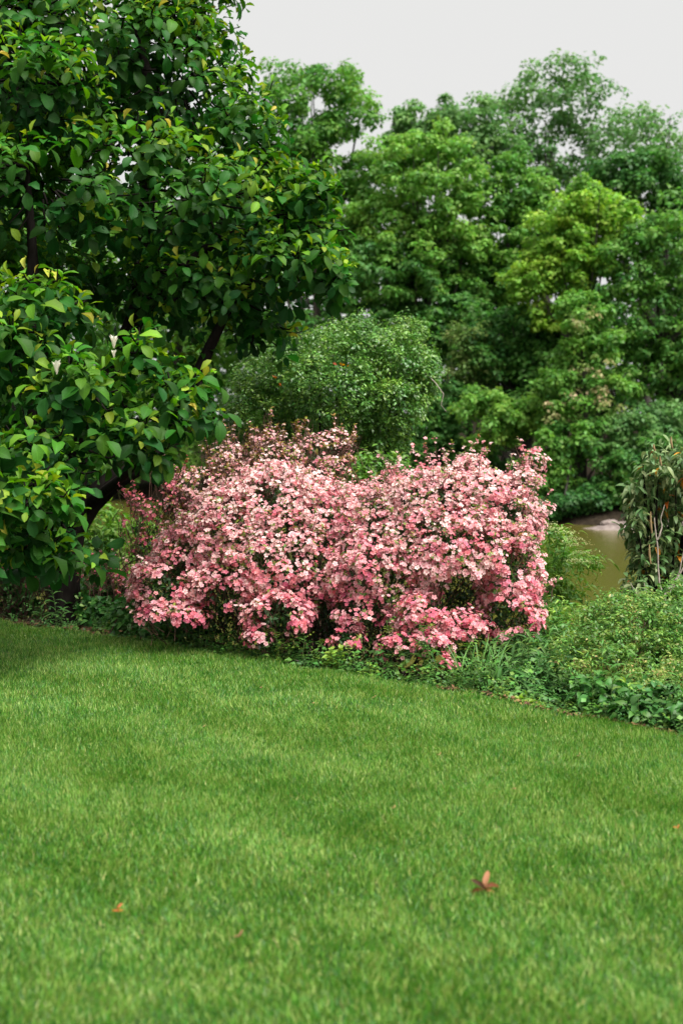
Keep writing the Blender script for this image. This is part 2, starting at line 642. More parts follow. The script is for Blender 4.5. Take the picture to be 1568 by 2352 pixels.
M['tree_mid'] = tree_mat('tree_mid_leaf', (0.044, 0.144, 0.033), (0.112, 0.270, 0.047), (0.207, 0.396, 0.062))
M['tree_dark'] = tree_mat('tree_dark_leaf', (0.032, 0.108, 0.029), (0.073, 0.204, 0.039), (0.140, 0.300, 0.055))
M['tree_light'] = tree_mat('tree_light_leaf', (0.076, 0.204, 0.039), (0.165, 0.354, 0.058), (0.293, 0.480, 0.085))
M['tree_yellow'] = tree_mat('tree_yellow_leaf', (0.104, 0.264, 0.039), (0.244, 0.444, 0.058), (0.415, 0.564, 0.078))
M['tree_grey'] = tree_mat('tree_grey_leaf', (0.076, 0.180, 0.058), (0.140, 0.288, 0.078), (0.232, 0.396, 0.111))
M['tree_tan'] = tree_mat('tree_tan_leaf', (0.091, 0.192, 0.046), (0.195, 0.300, 0.072), (0.488, 0.360, 0.221))


def water_mat():
    m, nt, out = _mat('pond_water')
    geo = nt.nodes.new('ShaderNodeNewGeometry')
    mp = nt.nodes.new('ShaderNodeMapping')
    mp.inputs['Scale'].default_value = (1.0, 0.5, 1)
    nt.links.new(geo.outputs['Position'], mp.inputs[0])
    no = nt.nodes.new('ShaderNodeTexNoise')
    no.inputs['Scale'].default_value = 5
    no.inputs['Detail'].default_value = 4
    nt.links.new(mp.outputs[0], no.inputs['Vector'])
    bp = nt.nodes.new('ShaderNodeBump')
    bp.inputs['Strength'].default_value = 0.6
    bp.inputs['Distance'].default_value = 0.03
    nt.links.new(no.outputs[0], bp.inputs['Height'])
    pb = nt.nodes.new('ShaderNodeBsdfPrincipled')
    pb.inputs['Base Color'].default_value = (0.085, 0.078, 0.014, 1)
    pb.inputs['Roughness'].default_value = 0.16
    pb.inputs['IOR'].default_value = 1.33
    nt.links.new(bp.outputs[0], pb.inputs['Normal'])
    nt.links.new(pb.outputs[0], out.inputs[0])
    return m


M['water'] = water_mat()

# ------------------------------------------------------------------ ground, pond
def grid(xs, ys, zf):
    X, Y = np.meshgrid(xs, ys)
    Z = zf(X, Y)
    V = np.stack([X, Y, Z], -1).reshape(-1, 3)
    nx = len(xs)
    i = np.arange(len(V)).reshape(len(ys), nx)
    F = np.stack([i[:-1, :-1], i[:-1, 1:], i[1:, 1:], i[1:, :-1]], -1).reshape(-1, 4)
    return V, F


xs = np.concatenate([[-600, -300, -150, -80, -50, -35], np.linspace(-25, 25, 101), [35, 50, 80, 150, 300, 600]])
ys = np.concatenate([[-200, -80, -30, -10], np.linspace(-4, 24, 85), np.linspace(25, 42, 12), np.linspace(43, 90, 60), [100, 120, 160, 240, 400, 900]])
V, F = grid(xs, ys, lambda X, Y: ground_z(X, Y) - 0.03)
structure('ground', V, F, M['soil'])

# mown lawn: its own sheet, ending along the bed edge
lx = np.linspace(-9, 6, 121)
lt = np.linspace(0, 1, 60)
LV = []
for t in lt:
    yy = -6 + (edge_y(lx) + 6) * t
    LV.append(np.stack([lx, yy, ground_z(lx, yy - 0.03) + 0.004], -1))
LV = np.concatenate(LV)
i = np.arange(len(LV)).reshape(len(lt), len(lx))
LF = np.stack([i[:-1, :-1], i[:-1, 1:], i[1:, 1:], i[1:, :-1]], -1).reshape(-1, 4)
structure('lawn', LV, LF, M['lawn'])

WV = np.array([(-140, 12, WATER), (140, 12, WATER), (140, 110, WATER), (-140, 110, WATER)], float)
structure('pond', WV, np.array([[0, 1, 2, 3]]), M['water'])

# pale gravel bar at the far shore
sv, sf = grid(np.linspace(6.9, 12.8, 60), np.linspace(40.6, 44.5, 24), lambda X, Y: X * 0)
c = np.array([9.75, 42.6])
q = 1 - ((sv[:, 0] - c[0]) / 2.6) ** 2 - ((sv[:, 1] - c[1]) / 0.9) ** 2
sv[:, 2] = WATER - 0.12 + 0.27 * np.sqrt(np.clip(q + 0.15, 0, 2)) + 0.05 * Noise(0.7, 9)(sv)
structure('gravel_bar', sv, sf, M['sand'])
rr = np.random.default_rng(5)
import bmesh
for k in range(7):
    bm = bmesh.new()
    bmesh.ops.create_icosphere(bm, subdivisions=2, radius=1)
    a, b, d = rr.uniform(.10, .22, 3)
    for v in bm.verts:
        n = 1 + 0.18 * math.sin(v.co.x * 3 + k) * math.cos(v.co.y * 4 + k) + rr.uniform(-.05, .05)
        v.co = Vector((v.co.x * (a + .08) * n, v.co.y * b * n, v.co.z * d * n * .75))
    me = bpy.data.meshes.new('stone')
    bm.to_mesh(me)
    bm.free()
    me.materials.append(M['sand'])
    o = new_obj('stone', me)
    o.location = (8.0 + k * 0.5 + rr.uniform(-.2, .2), 42.5 + rr.uniform(-.4, .5), WATER + 0.16)
    tag(o, 'small pale pinkish stone lying on the gravel bar across the pond', 'stone', 'stones on the gravel bar')

# ------------------------------------------------------------------ lobes and crowns
def lobe(px, py, rx, ry, d, rd=None):
    k = d / FPX
    return (at(px, py, d), np.array([rx * k, (rd if rd else rx * k), ry * k]))


def sample_lobes(lobes, n, rng, rmin=0.8, rmax=1.02, keep=0.8):
    area = np.array([(r[0] * r[1] * r[2]) ** (2 / 3) for _, r in lobes])
    pts, dirs, ids = [], [], []
    got = 0
    while got < n:
        m = n * 2
        k = rng.choice(len(lobes), m, p=area / area.sum())
        C = np.array([l[0] for l in lobes])[k]
        R = np.array([l[1] for l in lobes])[k]
        u = norm(rng.normal(size=(m, 3)))
        P = C + u * R * rng.uniform(rmin, rmax, (m, 1))
        ok = np.ones(m, bool)
        for j, (c, r) in enumerate(lobes):
            q = np.linalg.norm((P - c) / r, axis=1)
            ok &= ~((q < keep) & (k != j))
        P, u, kk = P[ok], norm(u / R)[ok], k[ok]
        pts.append(P); dirs.append(u); ids.append(kk)
        got += len(P)
    return np.concatenate(pts)[:n], np.concatenate(dirs)[:n], np.concatenate(ids)[:n]


def clump_foliage(lobes, n_clump, clump_r, n_leaf, size, rng, flat=0.65, tint=(0.2, 0.8), rmin=0.55, upb=0.5, keep=0.6):
    C, D, _ = sample_lobes(lobes, n_clump, rng, rmin, 1.0, keep)
    cr = clump_r * rng.uniform(0.6, 1.4, n_clump)
    ct = rng.uniform(*tint, n_clump)
    N = n_clump * n_leaf
    ci = np.repeat(np.arange(n_clump), n_leaf)
    u = rng.normal(size=(N, 3))
    u[:, 2] += upb
    u = norm(u)
    rad = rng.uniform(0.35, 1.05, (N, 1)) ** 0.7
    # each clump leans out along its own direction
    P = C[ci] + u * rad * cr[ci][:, None] * np.array([1, 1, flat]) + D[ci] * (rng.random((N, 1)) ** 2) * cr[ci][:, None] * .5
    nrm = norm(u * 0.8 + UP * 0.7 + rng.normal(0, .45, (N, 3)))
    ax = rng.normal(size=(N, 3)) + D[ci] * .5
    ax[:, 2] -= 0.5
    ax = ax - nrm * (ax * nrm).sum(1, keepdims=True)
    s = size * rng.uniform(0.6, 1.35, N)
    t = np.clip(ct[ci] + rng.normal(0, .1, N), 0, 1)
    return P, ax, nrm, s, t


def trunk_and_limbs(root, base, top, lobes, r0, mat, rng, n_limb=8, sides=7):
    base = np.asarray(base, float)
    mid = bez(base, top, (rng.normal(0, .15), rng.normal(0, .1), 0), 8, r0 * .3, rng)
    part('trunk', *tri_d(tube(mid, np.linspace(r0, r0 * .35, 8), sides)), mat, root)
    L = []
    C, D, ids = sample_lobes(lobes, n_limb, rng, 0.55, 0.95, 0.3)
    for c in C:
        zt = np.clip((c[2] - base[2]) * rng.uniform(.35, .75), 0.2, (top[2] - base[2]) * .95)
        k = zt / (top[2] - base[2])
        a = mid[min(7, int(k * 7))]
        L.append(tube(bez(a, c, (0, 0, -0.06 * np.linalg.norm(c - a)), 6, .05, rng), np.linspace(r0 * .4, r0 * .06, 6), 5))
    if L:
        V, F, lc = join(L)
        part('limbs', V, F, lc, mat, root, stuff=True)


def tri_d(d):
    return d['V'], d['F'], d['lc']


def far_tree(name, label, lobes_px, d, mat, seed, n_clump=70, n_leaf=300, size=0.17, cr=None, trunk_px=None, tint=(0.2, 0.8), r0=0.22, group='trees on the far bank of the pond', top_f=0.75, rd=None, extra=None, flat=.65):
    rng = np.random.default_rng(seed)
    lobes = [lobe(x, y, rx, ry, d + (dd[0] if dd else 0), rd) for (x, y, rx, ry, *dd) in lobes_px]
    cx = trunk_px if trunk_px else np.mean([l[0] for l in lobes_px])
    bx = at(cx, 1000, d)[0]
    base = np.array([bx, d, gz(bx, d) - 0.05])
    root = thing(name, label, 'tree', base, group)
    z1 = max(l[0][2] + l[1][2] * .5 for l in lobes)
    topc = np.mean([l[0] for l in lobes], axis=0)
    top = np.array([bx * .6 + topc[0] * .4, d, base[2] + (z1 - base[2]) * top_f])
    trunk_and_limbs(root, base, top, lobes, r0, M['far_bark'], rng, 12)
    r = np.mean([l[1][0] for l in lobes])
    sc = clump_foliage(lobes, int(n_clump * 2.4), .68 * (cr or 0.38 * r), int(n_leaf * .34), size * .97, rng, tint=tint, flat=flat, rmin=.4)
    s = scatter(BROAD, *sc, rng=rng)
    V, F, lc = tri_d(s)
    part('crown', V, F, lc, M[mat], root)
    if extra:
        for (nm, lob, nc, nl, sz, mt, tn) in extra:
            lb = [lobe(x, y, rx, ry, d - 1.0) for (x, y, rx, ry) in lob]
            sc = clump_foliage(lb, nc, 0.28, nl, sz, rng, tint=tn)
            s = scatter(BROAD, *sc, rng=rng)
            part(nm, *tri_d(s), M[mt], root)
    return root


# ------------------------------------------------------------------ far bank: woodland and trees
# (x, y, rx, ry[, depth offset]) in picture units at depth d
far_tree('tall_tree', 'tall mid-green tree with twin rounded tops beyond the round evergreen shrub', [(690, 240, 95, 110), (780, 260, 85, 115), (700, 430, 150, 150), (640, 330, 120, 130), (790, 480, 110, 120)], 56, 'tree_mid', 11, 95, 300, .2, cr=.75, trunk_px=730, tint=(.2, .75))
far_tree('background_tree', 'hazy grey-green tree top peering between the taller crowns', [(960, 290, 70, 60), (1060, 280, 75, 55), (1000, 380, 140, 90), (1120, 330, 60, 70)], 68, 'tree_grey', 12, 70, 260, .24, cr=.8, tint=(.2, .7))  # haze of distance is put into the grey leaf colour
far_tree('rounded_tree', 'light green broad rounded tree above the pond', [(970, 420, 140, 135), (900, 520, 100, 100), (1050, 500, 90, 110), (960, 590, 150, 90)], 54, 'tree_light', 13, 110, 300, .19, cr=.62, trunk_px=975, tint=(.15, .75), flat=.45)
far_tree('tall_oak', 'tallest tree with a domed airy crown and sky gaps in it', [(1230, 250, 95, 100), (1310, 230, 95, 90), (1395, 300, 80, 85), (1200, 350, 75, 60), (1310, 370, 110, 70)], 70, 'tree_grey', 14, 80, 130, .24, cr=.95, trunk_px=1240, tint=(.15, .65), r0=.32, top_f=.8)
far_tree('airy_tree', 'sparse thin-leaved tree sloping down beside the tallest tree', [(1480, 320, 100, 80), (1560, 390, 90, 80), (1640, 420, 90, 90)], 67, 'tree_grey', 15, 70, 80, .22, cr=.8, trunk_px=1520, tint=(.2, .7))
far_tree('dark_tree', 'dark green tree standing behind the yellow-green tree', [(1480, 420, 110, 75), (1400, 440, 90, 70), (1590, 480, 90, 90)], 62, 'tree_dark', 16, 75, 260, .22, cr=.75, tint=(.2, .7))
far_tree('slender_tree', 'mid-green slender tree between the rounded and the yellow-green trees', [(1180, 430, 85, 85), (1150, 560, 100, 110), (1230, 530, 80, 90), (1110, 660, 110, 90)], 55, 'tree_mid', 17, 100, 280, .19, cr=.6, trunk_px=1160, tint=(.3, .85), flat=.5)
far_tree('yellow_green_tree', 'bright yellow-green tree with fresh spring leaves', [(1340, 470, 75, 65), (1280, 540, 75, 70), (1410, 510, 65, 60), (1330, 600, 100, 75), (1220, 640, 60, 50), (1250, 720, 60, 45)], 50, 'tree_yellow', 18, 120, 260, .17, cr=.5, trunk_px=1330, tint=(.1, .7), flat=.55)
far_tree('bushy_tree', 'dense mid-green bushy tree at the right of the yellow-green tree', [(1540, 570, 110, 110), (1455, 600, 70, 90), (1480, 720, 110, 110), (1600, 760, 130, 130), (1500, 850, 90, 90), (1680, 600, 120, 130), (1600, 910, 90, 80)], 49, 'tree_mid', 19, 140, 260, .18, cr=.6, trunk_px=1530, tint=(.2, .75))
far_tree('layered_tree', 'dark tree with layered branches behind the round evergreen shrub', [(880, 640, 130, 90), (1000, 680, 120, 90), (820, 740, 120, 80), (940, 790, 130, 70), (1060, 760, 90, 80)], 53.5, 'tree_mid', 20, 120, 280, .18, cr=.62, trunk_px=975, tint=(.05, .6), flat=.4)
far_tree('shaded_tree', 'shaded green tree below the yellow-green tree', [(1150, 780, 110, 90), (1240, 830, 110, 80), (1180, 900, 110, 70), (1310, 760, 80, 60)], 51.5, 'tree_dark', 21, 110, 260, .18, cr=.58, trunk_px=1210, tint=(.2, .8))
far_tree('brown_tipped_tree', 'drooping tree with pinkish-brown dead tufts over the water', [(1340, 720, 60, 50), (1350, 810, 75, 60), (1320, 910, 100, 70), (1400, 880, 60, 60)], 47.5, 'tree_light', 22, 70, 260, .16, cr=.5, trunk_px=1330, tint=(.1, .6),
         extra=[('dead_tufts', [(1350, 830, 45, 30), (1350, 870, 55, 30), (1300, 945, 60, 25), (1400, 940, 40, 25), (1335, 735, 40, 25)], 34, 26, .13, 'tree_tan', (.35, .9))])
far_tree('vine_draped_tree', 'thin yellowish tree draped with bare brown vines', [(1080, 790, 50, 50), (1060, 860, 45, 60), (1100, 900, 40, 70)], 51, 'tree_tan', 23, 36, 170, .15, cr=.45, trunk_px=1075, tint=(.1, .55), r0=.12)
far_tree('fresh_sapling', 'bright green low sapling leaning over the far shore', [(1240, 960, 70, 45), (1170, 950, 60, 40), (1130, 1000, 60, 35), (1100, 930, 50, 35)], 48.5, 'tree_light', 24, 60, 240, .16, cr=.45, trunk_px=1190, tint=(.3, .9), r0=.1)
far_tree('hanging_tree', 'dark green tree with fronds hanging to the water near the gravel bar', [(1250, 1080, 60, 70), (1300, 1020, 70, 50), (1225, 1140, 50, 40), (1370, 1010, 60, 50), (1300, 1120, 55, 45)], 46.5, 'tree_mid', 25, 70, 220, .16, cr=.45, trunk_px=1330, tint=(.2, .75), r0=.16)
far_tree('overhanging_shrub', 'low dark shrub overhanging the gravel bar', [(1420, 1160, 60, 28), (1440, 1090, 70, 50), (1500, 1060, 80, 60), (1560, 1130, 90, 60)], 45.6, 'tree_mid', 26, 80, 220, .15, cr=.42, trunk_px=1480, tint=(.05, .55), r0=.1)
far_tree('shore_bush', 'added dark bush filling the shaded hollow at the waterline left of the gravel bar', [(1300, 1165, 50, 22), (1350, 1150, 45, 30), (1240, 1170, 45, 20)], 45.4, 'tree_dark', 32, 50, 200, .14, cr=.35, trunk_px=1310, tint=(.0, .4), r0=.08)  # dark bush added where the bank is only a black, shaded hollow
far_tree('grey_leaved_shrub', 'grey-green shrub with pale tips beside the bushy tree', [(1470, 990, 70, 50), (1430, 1040, 55, 35), (1540, 990, 70, 60)], 46.4, 'tree_grey', 27, 60, 220, .15, cr=.42, trunk_px=1470, tint=(.1, .7), r0=.1)
far_tree('shore_bush', 'dark bush on the far shore behind the pink azalea', [(980, 1000, 90, 50), (1080, 1060, 90, 50), (930, 1060, 80, 45), (1010, 930, 70, 50)], 50.5, 'tree_dark', 28, 90, 240, .17, cr=.5, trunk_px=1000, tint=(.2, .8), r0=.12)
far_tree('wide_tree', 'wide green tree seen through gaps in the magnolia', [(300, 640, 200, 160), (480, 520, 200, 180), (520, 720, 180, 120), (350, 850, 220, 120), (560, 880, 140, 110)], 62, 'tree_mid', 29, 150, 220, .24, cr=.9, trunk_px=400, tint=(.3, .9))
far_tree('leafy_tree', 'green tree on the far bank behind the leaning magnolia limb', [(40, 700, 200, 200), (-120, 560, 220, 220), (100, 900, 220, 120), (-100, 850, 200, 150)], 66, 'tree_mid', 30, 130, 220, .26, cr=.95, trunk_px=20, tint=(.3, .9))
far_tree('waterside_bush', 'pale green bush at the waterline seen under the magnolia', [(250, 1060, 140, 60), (420, 1050, 110, 60), (90, 1050, 140, 70), (560, 1040, 100, 70)], 62.5, 'tree_light', 31, 110, 200, .2, cr=.6, trunk_px=300, tint=(.1, .8), r0=.12)

# the wood behind: one mass nobody could count
rng = np.random.default_rng(77)
wl = []
for x in np.arange(-900, 2500, 110):
    base = 530 if 500 < x < 1600 else 520
    wl.append(lobe(x + rng.uniform(-40, 40), base + rng.uniform(-40, 60), 130, 110, 82 + rng.uniform(-4, 4), 3.0))
    wl.append(lobe(x + rng.uniform(-40, 40), 690 + rng.uniform(-40, 40), 140, 130, 81 + rng.uniform(-4, 4), 3.0))
    wl.append(lobe(x + rng.uniform(-40, 40), 860 + rng.uniform(-40, 40), 140, 160, 80 + rng.uniform(-4, 4), 3.0))
    wl.append(lobe(x + rng.uniform(-40, 40), 1040 + rng.uniform(-30, 30), 140, 90, 77 + rng.uniform(-3, 3), 3.0))
sc = clump_foliage(wl, 1500, 1.2, 50, .5, rng, tint=(.1, .7), rmin=.3, keep=.3)
s = scatter(BROAD, *sc, rng=rng)
o = new_obj('distant_wood', build_mesh('distant_wood', s['V'], s['F'], s['lc'], M['tree_dark']))
o['kind'] = 'stuff'
o['label'] = 'dark mass of distant woodland behind the trees across the pond'
o['category'] = 'wood'
# thin bare trunks that show in the gloom above the water
for k, (px, d, h, r, bw) in enumerate([(985, 52, 4.5, .12, .2), (1100, 51.6, 4.2, .09, -.3), (1335, 47, 4.0, .16, .1), (1130, 53, 5, .1, .2), (1420, 47.5, 3.6, .1, -.2)]):
    x = at(px, 1000, d)[0]
    b = np.array([x, d, gz(x, d) - .05])
    p = bez(b, b + np.array([bw, 0, h]), (bw * .5, 0, 0), 8, .03, rng)
    o = thing('bare_tree', ['slim bare grey tree behind the round evergreen shrub', 'slim bare tree beside the vine-draped tree', 'thick dark bare tree behind the hanging fronds', 'slim bare tree deep behind the vine-draped tree', 'slim bare tree behind the overhanging shrub'][k], 'tree', b)
    part('trunk', *tri_d(tube(p, np.linspace(r, r * .6, 8), 7)), M['far_bark'], o)
    for q in range(3):
        i = 3 + q
        e = p[i] + np.array([rng.choice([-1, 1]) * rng.uniform(.5, 1.2), rng.normal(0, .3), rng.uniform(.5, 1.2)])
        part('limb', *tri_d(tube(bez(p[i], e, (0, 0, -.1), 5, .03, rng), np.linspace(r * .4, r * .1, 5), 5)), M['far_bark'], o)
# looping grey root over the far water
L = []
pts = [at(1205, 1190, 45.5), at(1225, 1180, 45.5), at(1262, 1190, 45.5), at(1285, 1178, 45.5), at(1305, 1192, 45.4), at(1335, 1172, 45.5), at(1345, 1130, 45.7)]
L.append(tube(pts, np.full(7, .055), 6))
pts = [at(1288, 1182, 45.5), at(1296, 1140, 45.6), at(1302, 1105, 45.7), at(1310, 1060, 45.9)]
L.append(tube(pts, np.full(4, .04), 6))
V, F, lc = join(L)
o = new_obj('fallen_branch', build_mesh('fallen_branch', V, F, lc, M['far_bark']))
tag(o, 'looping pale grey branch low over the water at the far shore', 'branch')

# ------------------------------------------------------------------ magnolia
rng = np.random.default_rng(101)
mag_lobes = [
    lobe(170, 60, 380, 300, 13.8, 1.5), lobe(400, 180, 190, 200, 13.6, 1.2), lobe(560, 300, 110, 130, 13.2, .7), lobe(450, 470, 270, 170, 12.8, 1.1),
    lobe(690, 440, 95, 75, 12.8, .6), lobe(660, 600, 150, 100, 12.8, .8), lobe(770, 620, 55, 60, 12.6, .4), lobe(480, 640, 200, 110, 12.9, .9),
    lobe(90, 420, 230, 130, 11.8, .9), lobe(300, 360, 180, 120, 12.4, .8), lobe(60, 200, 200, 140, 12.0, .9), lobe(590, 740, 110, 60, 13.4, .6),
    lobe(110, 690, 120, 85, 10.4, .5), lobe(20, 790, 150, 110, 10.2, .6), lobe(330, 800, 95, 65, 10.2, .4), lobe(160, 880, 170, 95, 10.0, .6),
    lobe(420, 900, 85, 90, 10.6, .5), lobe(300, 970, 150, 90, 10.3, .6), lobe(480, 930, 45, 50, 10.5, .3), lobe(100, 1030, 190, 110, 9.7, .6), lobe(350, 1030, 80, 35, 10.5, .35),
    lobe(60, 1140, 130, 80, 9.0, .45), lobe(120, 1190, 70, 55, 9.4, .35), lobe(220, 1265, 45, 35, 9.9, .25), lobe(140, 1270, 50, 30, 10.2, .25), lobe(-30, 1230, 50, 70, 8.9, .3),
    lobe(70, 1235, 100, 60, 9.3, .35), lobe(700, 520, 110, 90, 13.0, .6),
    lobe(60, 60, 240, 140, 12.7, .8), lobe(270, 90, 180, 140, 13.0, .8),
    lobe(-220, 300, 330, 380, 13, 1.4), lobe(-180, 800, 240, 260, 11, 1.0), lobe(250, -200, 380, 250, 14.2, 1.8),
]
n_tip = 2700
C, D, ids = sample_lobes(mag_lobes, n_tip, rng, 0.62, 1.04, 0.72)
# tips off the edge towards the back are hidden: thin those out
back = (C[:, 1] > np.array([l[0][1] for l in mag_lobes])[ids] + .55)
tx, ty, _ = project(C)
far_out = (tx < -200) | (ty < -200)
keepm = (~back | (rng.random(n_tip) < .3)) & (~far_out | (rng.random(n_tip) < .5))
C, D, ids = C[keepm], D[keepm], ids[keepm]
# darker inner shoots deep in the crown
fill_lobes = [lobe(300, 620, 330, 150, 14.3, .9), lobe(60, 900, 260, 260, 12.8, .8), lobe(380, 850, 150, 130, 12.9, .6), lobe(60, 620, 260, 200, 13.2, .8), lobe(150, 250, 350, 260, 14.6, .9), lobe(30, 1090, 150, 120, 11.5, .7), lobe(520, 520, 230, 160, 14.0, .7), lobe(360, 120, 170, 190, 14.2, .7), lobe(120, 60, 250, 160, 14.4, .8)]
Cf, Df, idf = sample_lobes(fill_lobes, 900, rng, .3, 1.0, 0.0)
C, D, ids = np.concatenate([C, Cf]), np.concatenate([D, Df]), np.concatenate([ids, np.full(len(Cf), -1)])
tipdir = norm(D * 0.8 + UP * 0.75 + rng.normal(0, .25, C.shape))
P_, A_, N_, S_, T_, Yg = [], [], [], [], [], []
for c, td, dd in zip(C, tipdir, D):
    nl = rng.integers(6, 10)
    ref = norm(np.cross(td, rng.normal(size=3)))
    ref2 = np.cross(td, ref)
    a0 = rng.uniform(0, 6.28)
    sunlit_tint = np.clip(0.31 + 0.22 * dd[2] + rng.normal(0, .10), 0.05, .68)  # light from above painted in: upward-facing tips get a lighter leaf tint
    young = rng.random() < .22 + .22 * (dd[2] > .2) + .3 * (dd[0] > .4)
    for k in range(nl):
        f = k / nl
        a = a0 + k * 2.4
        el = (-0.35 + 1.0 * f + rng.normal(0, .2))
        rad = ref * math.cos(a) + ref2 * math.sin(a)
        ax = rad * math.cos(el) + td * math.sin(el)
        ax = ax + np.array([0, 0, -0.32 * (1 - f)])
        nr = td * math.cos(el) - rad * math.sin(el) + np.array([0, -.15, .35])
        pos = c - td * (0.14 * (1 - f)) + rad * .035
        sz = rng.uniform(.09, .20) * (1 - .25 * f)
        t = sunlit_tint + rng.normal(0, .06)
        y = False
        if young and f > .5:
            t = rng.uniform(.62, .88)
            sz *= .8
            y = f > .72
            if y and rng.random() < .12:
                t = rng.uniform(.9, 1.0)
            if y:
                ax = norm(ax) + td * .8
        P_.append(pos); A_.append(ax); N_.append(nr); S_.append(sz); T_.append(t); Yg.append(y)
P_, A_, N_, S_, T_, Yg = map(np.array, (P_, A_, N_, S_, T_, Yg))
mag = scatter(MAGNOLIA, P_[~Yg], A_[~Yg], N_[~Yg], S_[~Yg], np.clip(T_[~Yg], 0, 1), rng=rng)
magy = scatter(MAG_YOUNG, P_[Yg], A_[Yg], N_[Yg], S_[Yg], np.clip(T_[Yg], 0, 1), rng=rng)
mb = np.array([at(150, 1000, 12.7)[0], 12.7, 0.0])
mb[2] = gz(mb[0], mb[1]) - .04
mroot = thing('magnolia_tree', 'large magnolia with broad glossy leaves and dark leaning limb over the lawn edge', 'tree', mb)
# trunk: short dark bole, one limb sweeping up to the right, others into the crown
fork = at(165, 1215, 12.6)
bole = np.array([mb, at(150, 1380, 12.7), at(150, 1300, 12.65), fork])
tk = tube(bole, [.18, .14, .13, .125], 12)
tr = part('trunk', *tri_d(tk), M['bark'], mroot)
limbs = [
    ([fork, at(205, 1155, 12.6), at(255, 1108, 12.5), at(330, 1060, 12.5), at(420, 960, 12.6), at(470, 820, 12.8), at(560, 640, 12.9)], [.13, .115, .10, .09, .075, .055, .025]),
    ([fork, at(170, 1100, 12.7), at(230, 900, 13), at(320, 720, 13.2), at(335, 500, 13.4), at(360, 250, 13.6), at(300, 20, 13.8)], [.12, .11, .10, .09, .075, .06, .03]),
    ([fork, at(110, 1080, 12.4), at(60, 900, 12), at(80, 650, 11.8), at(60, 350, 12)], [.10, .09, .07, .05, .02]),
    ([at(320, 720, 13.2), at(480, 560, 13.1), at(680, 480, 12.9)], [.06, .045, .015]),
    ([at(230, 900, 13), at(200, 960, 12), at(260, 920, 10.9), at(330, 830, 10.3)], [.06, .05, .035, .012]),
    ([fork, at(120, 1120, 11.8), at(90, 1000, 10.8), at(110, 760, 10.4)], [.07, .055, .04, .012]),
    ([at(205, 1155, 12.6), at(290, 1090, 11.4), at(420, 950, 10.7)], [.05, .035, .012]),
]
for pts, rad in limbs:
    pts = np.array(pts)
    n = len(pts)
    tt = np.linspace(0, n - 1, n * 4)
    pp = np.stack([np.interp(tt, np.arange(n), pts[:, i]) for i in range(3)], -1)
    pp[1:-1] = (pp[:-2] + 2 * pp[1:-1] + pp[2:]) / 4
    rad = np.interp(tt, np.arange(n), rad)
    part('limb', *tri_d(tube(pp, rad, 9)), M['bark'], tr)
# twigs to the leaf whorls
lc_ = np.array([l[0] for l in mag_lobes])
TW = []
for c, td, k in zip(C, tipdir, ids):
    if rng.random() < .55:
        if k < 0:
            continue
        e = c + (lc_[k] - c) * rng.uniform(.35, .7)
        TW.append(tube(bez(e, c, (0, 0, -.04), 4, .01, rng), np.linspace(.011, .005, 4), 4))
V, F, lc = join(TW)
part('twigs', V, F, lc, M['bark'], mroot, stuff=True)
nyoung = 70
idx = pick_visible(magy, nyoung, [mag])
pieces('leaf', magy, idx, M['magnolia'], mroot, mb)
m_ = np.ones(magy['N'], bool); m_[idx] = False
idx2 = pick_visible(mag, 230, [magy])
pieces('leaf', mag, idx2, M['magnolia'], mroot, mb)
m2 = np.ones(mag['N'], bool); m2[idx2] = False
V, F, lc = join([subset(magy, m_), subset(mag, m2)])
part('foliage', V, F, lc, M['magnolia'], mroot, stuff=True)
# three cream blossoms
PET = leaf_template([.03, .10, .15, .10, .01], [0, .25, .55, .85, 1], 3, 8, -.25, .3, .02)
for (px, py, d) in [(131, 850, 9.45), (262, 790, 9.8), (262, 812, 9.75)]:
    c = at(px, py + 10, d)
    n = 7
    a = np.arange(n) * 2.4
    ax = np.stack([np.cos(a) * .5, np.sin(a) * .5, np.ones(n)], -1)
    nr = np.stack([-np.cos(a), -np.sin(a), np.full(n, .3)], -1)
    s = scatter(PET, np.repeat(c[None], n, 0), ax, nr, rng.uniform(.075, .10, n) * (0.6 if py == 812 else 1), rng.random(n), rng=rng)
    part('blossom', *tri_d(s), M['magnolia_bloom'], mroot)

